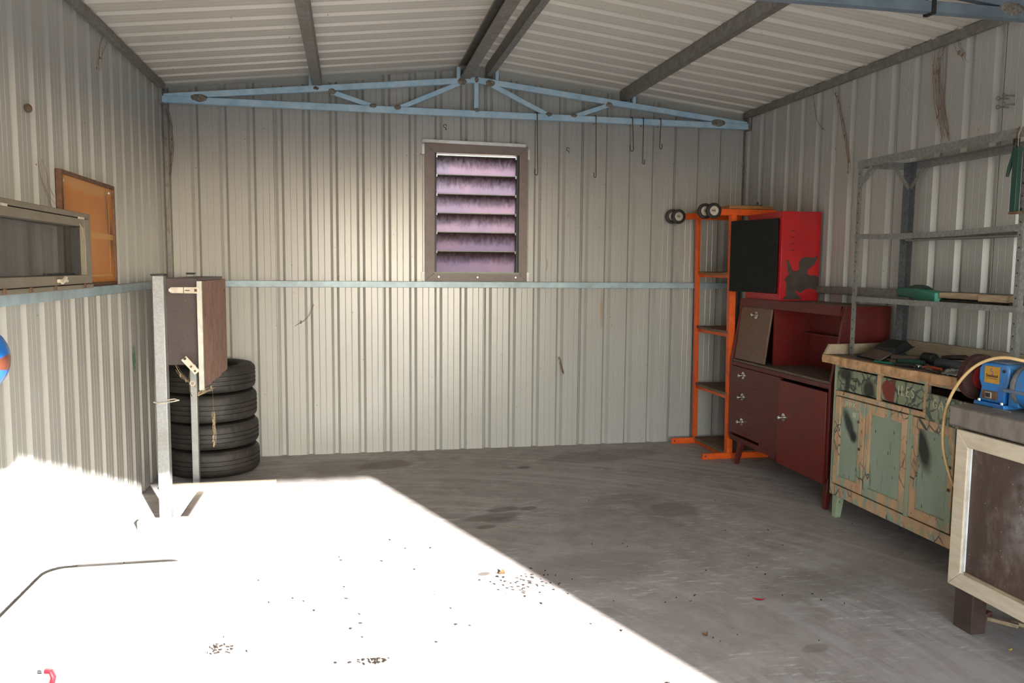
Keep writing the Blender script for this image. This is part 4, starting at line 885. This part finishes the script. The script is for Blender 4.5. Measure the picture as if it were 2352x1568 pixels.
# level and clamp hanging from the top rail
hl = thing('spirit_level', 'dark green level hanging from the near end of the shelf top', 'level', (4.012, 2.905, 1.64))
make(B().box(4.004, 4.026, 2.884, 2.912, 1.652, 1.915), 'level_body', 'darkgreen', hl, bevel=.002); make(B().box(4.002, 4.03, 2.868, 2.914, 1.642, 1.6515), 'level_foot', 'rust', hl)
make(B().tube([(4.012, 2.896, 1.913), (4.012, 2.896, 1.97), (4.028, 2.896, 2.003), (4.036, 2.896, 2.003)], .0015, 6), 'hanging_wire', 'palesilk', hl)
ph = thing('hanging_pliers', 'green handled pliers hanging beside the level under the shelf top', 'pliers', (4.02, 2.93, 1.80))
make(B().tube([(4.02, 2.921, 1.93), (4.018, 2.924, 1.88), (4.016, 2.936, 1.84), (4.014, 2.945, 1.80)], [.006, .008, .008, .006], 8), 'handle', 'darkgreen', ph)
make(B().tube([(4.03, 2.916, 1.93), (4.028, 2.918, 1.88), (4.026, 2.922, 1.855)], [.006, .007, .006], 8), 'handle', 'darksteel', ph)
make(B().box(4.014, 4.034, 2.91, 2.928, 1.925, 1.955), 'jaw', 'darksteel', ph, bevel=.003); make(B().tube([(4.024, 2.92, 1.95), (4.026, 2.92, 1.985), (4.034, 2.918, 2.003)], .0015, 6), 'loop', 'wire', ph)

for o_ in (hl, ph): o_.location += Vector((-.042, -.044, 0))
# ---------------- tools on the timber top
ZC = .933
tp = thing('black_tray', 'black tray tipped up against the rear post on the cabinet top', 'tray', (4.14, 3.80, ZC))
b = B(); q = Matrix.Translation((4.14, 3.79, .998)) @ Matrix.Rotation(R(-14), 4, 'Y') @ Matrix.Rotation(R(8), 4, 'X') @ Matrix.Rotation(R(20), 4, 'Z')
def slab(sz, taper=1.0, z0=0, z1=.01):
    a, c = sz[0]/2, sz[1]/2
    return [(-a, -c, z0), (a, -c, z0), (a, c, z0), (-a, c, z0), (-a*taper, -c*taper, z1), (a*taper, -c*taper, z1), (a*taper, c*taper, z1), (-a*taper, c*taper, z1)], [(0, 3, 2, 1), (4, 5, 6, 7), (0, 1, 5, 4), (1, 2, 6, 5), (2, 3, 7, 6), (3, 0, 4, 7)]
v, f = slab((.165, .145), .74, -.022, .014); b.add([q @ Vector(x) for x in v], f); make(b, 'tray_body', 'black', tp, bevel=.004)
b = B(); v, f = slab((.18, .16), 1.0, -.029, -.023); b.add([q @ Vector(x) for x in v], f); make(b, 'tray_rim', 'greyplastic', tp, bevel=.002)
b = B(); v, f = slab((.02, .02), 1.0, -.0, .0); make(B().box(4.03, 4.05, 3.83, 3.85, ZC, ZC+.03), 'prop', 'darksteel', tp)
fl2 = thing('plasterers_float', 'tan steel float lying at the front of the cabinet top', 'trowel', (3.98, 3.68, ZC))
make(B().obox((3.975, 3.69, ZC+.030), (.075, .24, .004), (0, R(-32), R(-12))), 'blade', 'towel', fl2, bevel=.001)
make(B().obox((3.985, 3.62, ZC+.010), (.03, .17, .018), (0, 0, R(-14))), 'back_bar', 'toolwood', fl2, bevel=.003)
ml = thing('mallet', 'black rubber mallet with a timber handle on the cabinet top', 'mallet', (4.1, 3.50, ZC))
make(B().lathe([(.026, -.038), (.029, -.032), (.029, .032), (.026, .038)], 24, (4.13, 3.485, ZC+.0295), 'Y'), 'head', 'rubber', ml, bevel=.003); make(B().tube([(4.125, 3.525, ZC+.028), (4.085, 3.59, ZC+.020), (4.045, 3.655, ZC+.018)], [.012, .013, .015], 10), 'handle', 'toolwood', ml)
sc_ = thing('green_scraper', 'green handled scraper in front of the mallet', 'scraper', (3.98, 3.45, ZC))
make(B().tube([(4.04, 3.41, ZC+.016), (4.01, 3.47, ZC+.016), (3.985, 3.53, ZC+.014)], [.014, .015, .010], 10), 'handle', 'darkgreen', sc_); make(B().bar((3.985, 3.53, ZC+.012), (3.978, 3.56, ZC+.004), .04, .002), 'blade', 'towel', sc_)
pl = thing('combination_pliers', 'black pliers lying open near the chewed edge', 'pliers', (3.93, 3.36, ZC))
make(B().tube([(3.925, 3.47, ZC+.008), (3.93, 3.40, ZC+.010), (3.94, 3.36, ZC+.010)], [.006, .007, .009], 8), 'handle', 'black', pl); make(B().tube([(3.905, 3.45, ZC+.008), (3.915, 3.40, ZC+.011), (3.94, 3.36, ZC+.013)], [.006, .007, .009], 8), 'handle', 'black', pl)
make(B().obox((3.95, 3.335, ZC+.011), (.022, .05, .016), (0, 0, R(-20))), 'jaw', 'chrome', pl, bevel=.003)
sd_ = thing('screwdriver', 'orange handled screwdriver pointing at the grinder', 'screwdriver', (3.96, 3.26, ZC))
make(B().tube([(3.955, 3.30, ZC+.012), (3.965, 3.26, ZC+.012), (3.975, 3.215, ZC+.012)], [.007, .009, .007], 10), 'handle', 'orangeplastic', sd_); make(B().tube([(3.955, 3.30, ZC+.012), (3.935, 3.40, ZC+.006)], .003, 8), 'shaft', 'greyblade', sd_)
cg = thing('caulking_gun', 'dark grey cartridge gun lying beside the grinder', 'caulking gun', (4.08, 3.25, ZC))
make(B().tube([(4.06, 3.335, ZC+.026), (4.05, 3.13, ZC+.026)], .025, 16), 'barrel', 'greyplastic', cg); make(B().tube([(4.06, 3.336, ZC+.026), (4.061, 3.352, ZC+.026)], .010, 12), 'nose_ring', 'hasp', cg)
make(B().tube([(4.10, 3.36, ZC+.050), (4.10, 3.30, ZC+.056), (4.105, 3.22, ZC+.064), (4.11, 3.16, ZC+.054)], [.008, .013, .013, .008], 10), 'grip', 'darksteel', cg)
make(B().tube([(4.07, 3.13, ZC+.026), (4.10, 3.06, ZC+.03)], .006, 8), 'push_rod', 'darksteel', cg)
b = B(); n = 9
for i in range(n+1):
    for j in range(n+1): b.v.append(Vector((3.895+.075*i/n+random.uniform(-.004, .004), 3.03+.085*j/n, ZC+.004+.028*abs(math.sin(i*1.1+j*.6))*math.sin(math.pi*min(max(i/n, .08), .92))+random.uniform(0, .003))))
b.f = [(i*(n+1)+j, (i+1)*(n+1)+j, (i+1)*(n+1)+j+1, i*(n+1)+j+1) for i in range(n) for j in range(n)]
rg = make(b, 'rag', 'rag', smooth=80, loc=(3.93, 3.07, ZC)); tag(rg, 'crumpled pale grey rag between the cartridge gun and the grinder', 'rag')
sm = rg.modifiers.new('thick', 'SOLIDIFY'); sm.thickness = .003
lr = tag(make(B().obox((3.955, 2.935, ZC+.006), (.08, .10, .010), (0, 0, R(20))), 'leather_offcut', 'benchbrown', bevel=.003, loc=(3.985, 2.95, ZC)), 'dark brown offcut lying on the near end of the cabinet top', 'offcut')
gr_ = tag(make(B().tube([(3.915, 3.62, ZC+.0045), (3.935, 3.50, ZC+.0045)], .004, 8), 'green_rod', 'greenplastic', loc=(3.925, 3.56, ZC)), 'thin bright green rod near the front of the cabinet top', 'rod')
ch_ = thing('cold_chisel', 'short steel chisel lying behind the green rod', 'chisel', (4.05, 3.72, ZC))
make(B().tube([(3.965, 3.83, ZC+.009), (3.985, 3.76, ZC+.009)], .008, 8), 'chisel_body', 'darksteel', ch_); make(B().tube([(3.985, 3.759, ZC+.009), (3.99, 3.745, ZC+.009)], .009, 8), 'chisel_head', 'chrome', ch_)

for (x, y, L, rz, mt_, lab, cat_) in ((4.01, 3.335, .10, 1.2, 'darksteel', 'small dark steel file lying between the scraper and the screwdriver', 'file'), (4.20, 3.62, .20, 1.45, 'toolwood', 'brown timber handle lying behind the mallet', 'handle'),
                                       (3.925, 3.21, .12, 1.35, 'darksteel', 'small dark spanner at the chewed front edge', 'spanner'), (4.21, 3.36, .16, 1.7, 'darksteel', 'dark steel rasp lying against the back upstand', 'rasp')):
    h_ = thing(cat_, lab, cat_, (x, y, ZC)); ca, sa_ = math.cos(rz)*L/2, math.sin(rz)*L/2
    make(B().bar((x-ca, y-sa_, ZC+.006), (x+ca*.3, y+sa_*.3, ZC+.006), .018, .008), 'blade', mt_, h_, bevel=.002)
    make(B().tube([(x+ca*.31, y+sa_*.31, ZC+.010), (x+ca*.7, y+sa_*.7, ZC+.011), (x+ca, y+sa_, ZC+.010)], [.006, .010, .008], 8), 'grip', 'toolwood' if mt_ == 'darksteel' else 'black', h_)
# ---------------- brown bench with a cream framed door
bn = thing('brown_bench', 'dark brown workbench with cream framed door at the right edge', 'workbench', (3.95, 1.95, 0))
NX, NY0, NY1 = 3.575, 1.15, 2.672
make(B().box(NX-.012, 4.345, NY0, NY1, .802, .884), 'bench_top', 'benchtop', bn, bevel=.008)
make(B().box(NX+.035, NX+.055, NY0+.02, NY1-.03, .70, .801), 'apron', 'benchbrown', bn)
for x in (NX+.03, 4.27):
    for y in (NY1-.135, NY0+.05):
        make(B().box(x, x+.065, y, y+.095, 0, .80), 'leg', 'benchbrown', bn, bevel=.004)
make(B().box(NX+.10, 4.26, NY1-.06, NY1-.04, .18, .80), 'end_panel', 'benchbrown', bn)
make(B().box(4.336, 4.345, NY0+.02, NY1-.02, .18, .80), 'back_panel', 'benchbrown', bn)
CY0, CY1, CZ0, CZ1, cw = 1.72, 2.640, .172, .792, .062
dr = make(B().box(NX+.014, NX+.024, CY0+cw-.005, CY1-cw+.005, CZ0+cw-.005, CZ1-cw+.005), 'door', 'benchpanel', bn)
def fr_(poly): make(B().prism(poly, 0, NX, NX+.028), 'door_frame', 'cream', dr, bevel=.003)
fr_([(CY1, CZ0), (CY1, CZ1), (CY1-cw, CZ1-cw), (CY1-cw, CZ0+cw)]); fr_([(CY0, CZ0), (CY0+cw, CZ0+cw), (CY0+cw, CZ1-cw), (CY0, CZ1)])
fr_([(CY1, CZ1), (CY0, CZ1), (CY0+cw, CZ1-cw), (CY1-cw, CZ1-cw)]); fr_([(CY1, CZ0), (CY1-cw, CZ0+cw), (CY0+cw, CZ0+cw), (CY0, CZ0)])
make(B().box(NX+.006, NX+.013, CY1-cw-.012, CY1-cw-.0005, CZ0+cw, CZ1-cw), 'door_bead', 'whitepaint', dr)
make(B().box(NX+.006, NX+.013, CY0+cw, CY1-cw-.0125, CZ0+cw+.0005, CZ0+cw+.010), 'door_bead', 'greywood', dr)

# ---------------- bench grinder
bg = thing('bench_grinder', 'blue bench grinder with wire wheel on the brown bench', 'grinder', (3.75, 2.6, .884))
FX = 3.682
make(B().prism([(2.672, .8845), (2.520, .8845), (2.522, .900), (2.668, .900)], 0, FX-.012, 3.845), 'base_foot', 'blueenamel', bg, bevel=.003)
make(B().prism([(2.660, .9005), (2.535, .9005), (2.532, .955), (2.520, .985), (2.520, 1.035), (2.532, 1.052), (2.645, 1.052), (2.664, 1.030), (2.664, .985), (2.650, .955)], 0, FX, 3.83), 'motor_housing', 'blueenamel', bg, bevel=.006)
make(B().prism([(2.640, 1.0523), (2.54, 1.0523), (2.55, 1.060), (2.63, 1.060)], 0, FX+.012, 3.82), 'dusty_top', 'bluegreydust', bg, bevel=.003)
sk = make(B().box(FX-.0022, FX-.0006, 2.561, 2.633, .975, 1.040), 'sticker', 'gold', bg)
def font_text(body, size, loc, parent, mat, bold=0.0):
    cu = bpy.data.curves.new('txt', 'FONT'); cu.body = body; cu.size = size; cu.align_x = 'CENTER'; cu.extrude = .0002; cu.offset = bold
    to = bpy.data.objects.new('txt', cu); COL.objects.link(to)
    dg = bpy.context.evaluated_depsgraph_get(); me = bpy.data.meshes.new_from_object(to.evaluated_get(dg))
    bpy.data.objects.remove(to); bpy.data.curves.remove(cu)
    m = Matrix(((0, 0, -1, loc[0]), (-1, 0, 0, loc[1]), (0, 1, 0, loc[2]), (0, 0, 0, 1)))
    me.transform(m); org = origin_of(parent); me.transform(Matrix.Translation(-org)); me.materials.clear(); me.materials.append(MT[mat])
    o = bpy.data.objects.new('lettering', me); COL.objects.link(o); o.parent = parent; return o
font_text('Scantool', .0165, (FX-.0026, 2.597, .999), sk, 'ink', .0004)
make(B().box(FX-.0030, FX-.0023, 2.570, 2.624, .9925, .9940), 'print_line', 'ink', sk)
make(B().tube([(FX-.0026, 2.600+a, 1.020+c) for a, c in ((-.003, .010), (.004, .008), (.003, .002), (-.003, -.001))], .0012, 6), 'logo_mark', 'inkblue', sk)
make(B().tube([(FX-.0026, 2.594+a, 1.016+c) for a, c in ((.003, .004), (-.003, .001), (-.002, -.004), (.004, -.007))], .0012, 6), 'logo_mark', 'inkblue', sk)
sw = make(B().box(FX-.004, FX-.0005, 2.567, 2.640, .912, .945), 'switch_plate', 'rust', bg, bevel=.001)
make(B().box(FX-.007, FX-.0045, 2.590, 2.620, .917, .940), 'switch_frame', 'hasp', sw, bevel=.001); make(B().box(FX-.010, FX-.0075, 2.594, 2.616, .920, .937), 'rocker', 'black', sw, bevel=.001)
for y in (2.650, 2.54): make(B().lathe([(.006, 0), (.006, .008), (.003, .010)], 8, (FX-.004, y, .9003)), 'foot_bolt', 'screw', bg)
make(B().lathe([(.007, 0), (.004, .004)], 10, (FX-.004, 2.540, 1.028), 'X'), 'vent_plug', 'ink', bg)
# wire wheel on the far end
ww = B(); n = 180
for i, (yy, rr0, rr1) in enumerate(((2.728, .0885, .092), (2.758, .0885, .092))):
    for k in range(n):
        a = 2*math.pi*k/n; r = rr0 if k % 2 else rr1
        ww.v.append(Vector((3.755+r*math.cos(a), yy, .978+r*math.sin(a))))
ww.f += [(k, (k+1) % n, n+(k+1) % n, n+k) for k in range(n)]+[tuple(range(n))[::-1], tuple(range(n, 2*n))]
whl = make(ww, 'wire_wheel', 'wirewheel', bg, smooth=20)
make(B().lathe([(.048, -.004), (.040, .0)], 28, (3.755, 2.7275, .978), 'Y'), 'wheel_flange', 'redpaint', whl)
make(B().tube([(3.755, 2.775, .978), (3.755, 2.43, .978)], .010, 12), 'spindle', 'galvdark', bg)
# guard, stone and rest on the near end
gd2 = B(); n = 28; pts = [(3.752+.098*math.cos(R(a)), .978+.093*math.sin(R(a))) for a in [20+k*(250)/n for k in range(n+1)]]
make(gd2.prism(pts, 1, 2.395, 2.462), 'wheel_guard', 'blueenamel', bg, bevel=.004)
make(B().lathe([(.078, -.012), (.080, -.008), (.080, .008), (.078, .012)], 32, (3.735, 2.475, .978), 'Y'), 'grinding_stone', 'stone', bg)
make(B().prism([(2.515, .955), (2.40, .955), (2.40, .968), (2.515, .968)], 0, FX-.03, FX+.03), 'tool_rest', 'bluegreydust', bg, bevel=.002)
make(B().prism([(FX+.0, .900), (FX+.07, .900), (FX+.03, .954), (FX+.0, .954)], 1, 2.47, 2.515), 'rest_bracket', 'blueenamel', bg, bevel=.002)
make(B().box(FX-.034, FX-.028, 2.47, 2.55, .8845, .889), 'steel_edge', 'screw', bg)
# cord
cpts = [(3.80, 2.47, 1.062), (3.70, 2.46, 1.075), (3.665, 2.54, 1.081), (3.650, 2.63, 1.047), (3.645, 2.71, .976), (3.645, 2.77, .880), (3.645, 2.792, .776), (3.645, 2.785, .677), (3.655, 2.762, .591), (3.67, 2.745, .533), (3.72, 2.74, .46), (3.76, 2.735, .2), (3.77, 2.73, .006), (3.80, 2.76, .006)]
def spline(p, k=6):
    p = [Vector(x) for x in p]; o = []
    for i in range(len(p)-1):
        a, b_, c, d = p[max(i-1, 0)], p[i], p[i+1], p[min(i+2, len(p)-1)]
        for j in range(k):
            t = j/k; o.append(.5*((2*b_)+(c-a)*t+(2*a-5*b_+4*c-d)*t*t+(3*b_-a-3*c+d)*t**3))
    return o+[p[-1]]
pc = make(B().tube(spline(cpts), .0062, 10), 'power_cord', 'cord', bg, smooth=60); pc['label'] = 'cream power cord curving down behind the bench'

# ---------------- hooks and small wall fittings
def hook(x, zt_, zb_, r, lean, label, side=-1):
    pts = [(x-.001, 5.922, zt_-.03), (x, 5.926, zt_+.026), (x, 5.90, zt_+.029), (x, 5.872, zt_+.026), (x, 5.868, zt_-.01)]
    pts += [(x+lean*t, 5.868, zt_+(zb_+r-zt_)*t) for t in (.3, .6, 1.0)]
    xe = x+lean
    pts += [(xe+side*r*(1-math.cos(a)), 5.868, zb_+r-r*math.sin(a)) for a in (R(45), R(90), R(135), R(180))]+[(xe+side*2*r, 5.868, zb_+r+.03)]
    return tag(make(B().tube(pts, .0034, 6), 'wire_hook', 'wire', smooth=60, loc=(x, 5.89, zb_)), label, 'hook', 'wire hooks on the back truss')
hook(2.637, 2.522, 2.092, .012, .010, 'rusty wire hook on the truss nearest the louvre window')
hook(3.093, 2.522, 2.087, .008, .008, 'longest thin wire hook, second from the window')
hook(3.384, 2.522, 2.295, .014, .012, 'wide wire hook on the truss, third from the window')
hook(3.472, 2.522, 2.200, .008, .0, 'straight wire hook on the truss, fourth from the window', 1)
hook(3.613, 2.522, 2.320, .010, -.006, 'short wire hook on the truss nearest the right wall', 1)
def coil(x, z, label):
    pts = [(x+.012*math.cos(a), D-.006, z+.012*math.sin(a)) for a in [R(k*30) for k in range(11)]]+[(x+.008, D-.01, z-.03)]
    tag(make(B().tube(pts, .0025, 6), 'screw_hook', 'wire', smooth=60, loc=(x, D-.006, z)), label, 'hook')
coil(1.962, 2.44, 'small curled screw hook on the back wall above the window'); coil(2.907, 2.307, 'small curled screw hook between the hanging wires')
for y, z, lab in ((3.345, 2.229, 'upper far'), (3.312, 2.236, 'upper near'), (3.344, 2.188, 'lower far'), (3.308, 2.195, 'lower near')):
    e = thing('eye_bolt', '%s of four small steel eye bolts on the right wall' % lab, 'bolt', (W, y, z), 'eye bolts above the metal shelf')
    make(B().tube([(W-.002, y, z), (W-.05, y+.004, z)], .004, 6), 'shank', 'galvdark', e); make(B().tube([(W-.058+.009*math.cos(a), y+.004, z+.009*math.sin(a)) for a in [R(k*36) for k in range(11)]], .003, 6), 'eye', 'galvdark', e)
for y, z, lab in ((5.94, 2.214, 'upper'), (5.93, 2.176, 'lower')):
    tag(make(B().tube([(W-.002, y, z), (W-.035, y, z+.002), (W-.036, y, z+.014)], .003, 6), 'wall_pin', 'galvdark', loc=(W, y, z)), '%s small steel pin in the far end of the right wall' % lab, 'pin')
tag(make(B().ball((.012, 3.552, 2.017), (.014, .022, .018), 10, 7), 'mud_nest', 'nest', smooth=60, loc=(.012, 3.552, 2.0)), 'dark lump of a wasp nest high on the left wall', 'nest')

# ---------------- cobwebs
def web(pts, label, mat='web', strands=5, spread=.03, r=.0016, root=None, blobs=0, wall=None):
    t = thing('cobweb', label, 'cobweb', pts[0], 'dusty cobwebs'); base = spline(pts, 5)
    for s_ in range(strands):
        off = Vector((random.uniform(-1, 1), random.uniform(-1, 1), random.uniform(-.3, .3)))*spread
        q = []; wk = Vector((0, 0, 0)); a0 = random.randint(0, max(0, len(base)//3)); a1 = len(base)-random.randint(0, max(0, len(base)//3)) if s_ else len(base)
        if not s_: a0 = 0
        for i, p in enumerate(base[a0:a1]):
            wk += Vector((random.uniform(-1, 1), random.uniform(-1, 1), random.uniform(-.5, .5)))*spread*.16; v = p+off*.45+wk
            if wall == 'right': v.x = min(v.x, W-.004)
            if wall == 'back': v.y = min(v.y, D-.004); v.x = max(v.x, .03)
            if wall == 'left': v.x = max(v.x, .004)
            q.append(v)
        make(B().tube(q, r*random.uniform(.35, .95), 4), 'strand', mat, t, smooth=0)
    for _ in range(blobs):
        p = random.choice(base); b = B().ball(p+Vector((random.uniform(-.01, .0), random.uniform(-1, 1)*spread*.5, 0)), (.004, .006, random.uniform(.006, .016)), 6, 4)
        make(b, 'dust_clump', mat, t)
    return t
web([(W-.02, 3.801, 2.60), (W-.02, 3.825, 2.50), (W-.015, 3.79, 2.265), (W-.01, 3.725, 2.096)], 'long dusty cobweb under the right eave nearest the overhead truss', strands=16, spread=.05, blobs=9, wall='right')
web([(W-.02, 3.70, 2.60), (W-.015, 3.67, 2.54), (W-.01, 3.62, 2.47)], 'short cobweb trailing beside the long one under the right eave', strands=3, spread=.03, blobs=3, wall='right')
web([(W-.02, 4.77, 2.60), (W-.015, 4.72, 2.52), (W-.012, 4.68, 2.40), (W-.008, 4.592, 2.16), (W-.008, 4.57, 2.02)], 'thick brown cobweb strand hanging halfway along the right eave', strands=4, spread=.018, r=.003, blobs=8, wall='right')
web([(W-.015, 5.0, 2.59), (W-.01, 4.96, 2.42), (W-.01, 4.86, 2.33)], 'single curved cobweb thread on the right wall', strands=2, spread=.012, wall='right')
web([(.034, D-.02, 2.47), (.055, D-.012, 2.36), (.06, D-.012, 2.2), (.04, D-.01, 2.03)], 'rusty cobweb in the left back corner below the truss', strands=7, spread=.035, blobs=8, wall='back')
web([(.025, 4.6, 2.585), (.012, 4.56, 2.48), (.01, 4.53, 2.40)], 'brown cobweb under the left eave', strands=4, spread=.03, wall='left', blobs=2)
web([(.05, 3.55, 1.82), (.03, 3.66, 1.72), (.03, 3.82, 1.64)], 'grey cobweb between the left wall and the framed hardboard', strands=4, spread=.03, wall='left')
web([(.508, 4.60, .735), (.509, 4.60, .62), (.511, 4.60, .59)], 'single silk thread under the red ply panel', mat='palesilk', strands=1, spread=.002, r=.0009)
web([(.510, 4.60, .588), (.512, 4.60, .55), (.512, 4.60, .48), (.513, 4.60, .40)], 'pale clotted cobweb dangling below the red ply panel', mat='palesilk', strands=9, spread=.016, r=.0013, blobs=7)
web([(.33, 4.52, .862), (.36, 4.6, .78), (.43, 4.70, .70)], 'pale cobweb slung under the dark front panel', mat='palesilk', strands=5, spread=.02, r=.0011, blobs=4)
web([(.44, 4.475, .70), (.47, 4.49, .715), (.52, 4.55, .735)], 'fluffy pale cobweb on the torn bottom of the red ply', mat='palesilk', strands=12, spread=.03, r=.0013, blobs=6)
web([(.86, D-.01, .96), (.95, D-.008, 1.02), (1.0, D-.008, 1.12)], 'thin cobweb thread low on the back wall right of the tyres', strands=2, spread=.008, wall='back', blobs=2)
web([(2.745, D-.008, 1.47), (2.757, D-.008, 1.43), (2.745, D-.008, 1.38)], 'wisp of cobweb on the back wall right of the window', strands=2, spread=.006, wall='back')
web([(2.865, D-.01, .70), (2.88, D-.01, .64), (2.90, D-.01, .57)], 'brown streak of cobweb in the middle of the back wall', strands=5, spread=.012, r=.0026, wall='back', blobs=3)

# ---------------- leaves and litter on the floor
def leaf(x, y, L, w, rot, mat, label, curl=.006, grp='leaves on the floor'):
    b = B(); n = 8
    for i in range(n+1):
        t = i/n; ww_ = w*math.sin(math.pi*min(max(t, .03), .97))**.8; xx = (t-.5)*L; zz = .002+curl*(2*t-1)**2
        b.v += [Vector((xx, -ww_/2, zz+.002)), Vector((xx, 0, zz)), Vector((xx, ww_/2, zz+.002))]
    for i in range(n): b.f += [(3*i, 3*i+3, 3*i+4, 3*i+1), (3*i+1, 3*i+4, 3*i+5, 3*i+2)]
    q = Matrix.Translation((x, y, 0)) @ Matrix.Rotation(rot, 4, 'Z'); b.v = [q @ v for v in b.v]
    o = make(b, 'fallen_leaf', mat, smooth=80, loc=(x, y, 0)); return tag(o, label, 'leaf', grp)
leaf(2.116, 4.089, .10, .022, R(-30), 'leafpale', 'pale gum leaf on the shaded floor nearer the sunlit edge')
leaf(1.932, 4.536, .10, .022, R(-35), 'leafpale', 'pale gum leaf on the shaded floor nearer the back wall')
leaf(2.956, 2.985, .05, .02, R(-25), 'leafred', 'small bright red leaf on the shaded floor')
leaf(2.586, 2.719, .025, .02, R(20), 'leafbrown', 'curled brown leaf on the shaded floor near the sun', .012)
leaf(2.66, 3.02, .014, .006, R(0), 'leafbrown', 'tiny brown leaf scrap left of the red leaf')
leaf(3.652, 2.398, .02, .012, R(10), 'leafyellow', 'yellow leaf scrap on the floor in front of the bench')
leaf(1.931, 3.464, .045, .03, R(60), 'leafbrown', 'dark crumpled leaf on the sunlit floor near the shadow edge', .012)
leaf(3.02, 3.28, .02, .008, R(-10), 'leafpale', 'pale leaf scrap on the shaded floor behind the red leaf')
def litter(cx, cy, n, sx, sy, label):
    b = B()
    for _ in range(n):
        x, y = random.gauss(cx, sx), random.gauss(cy, sy); b.obox((x, y, .002), (random.uniform(.003, .014), random.uniform(.002, .005), .003), (0, 0, random.uniform(0, 3.1)))
    o = make(b, 'leaf_litter', 'crumb', smooth=0, loc=(cx, cy, 0)); tag(o, label, 'litter'); o['kind'] = 'stuff'
litter(.74, 2.945, 60, .045, .02, 'brown crumbs of leaf litter on the sunlit floor in front of the chest')
litter(2.02, 3.36, 55, .09, .07, 'dark crumbs scattered on the sunlit floor by the shadow edge')
litter(1.32, 2.75, 26, .05, .014, 'thin ring of crumbs on the sunlit floor in the foreground')
litter(1.45, 3.3, 40, .55, .5, 'sparse specks of grit over the sunlit floor')
litter(2.9, 3.4, 30, .6, .7, 'sparse specks of grit over the shaded floor')
tag(make(B().obox((3.775, 2.655, .016), (.05, .035, .030), (0, 0, R(25))), 'brick_chip', 'brick', bevel=.004, loc=(3.775, 2.655, 0)), 'small dark red block on the floor behind the bench leg', 'block')
for x, y, rz, lab in ((3.90, 2.50, 1.0, 'longer'), (3.80, 2.60, .9, 'shorter')):
    tag(make(B().obox((x, y, .010), (.22 if lab == 'longer' else .12, .02, .016), (0, 0, -rz)), 'timber_stick', 'greywood', bevel=.002, loc=(x, y, 0)), '%s of two sticks lying under the brown bench' % lab, 'stick')
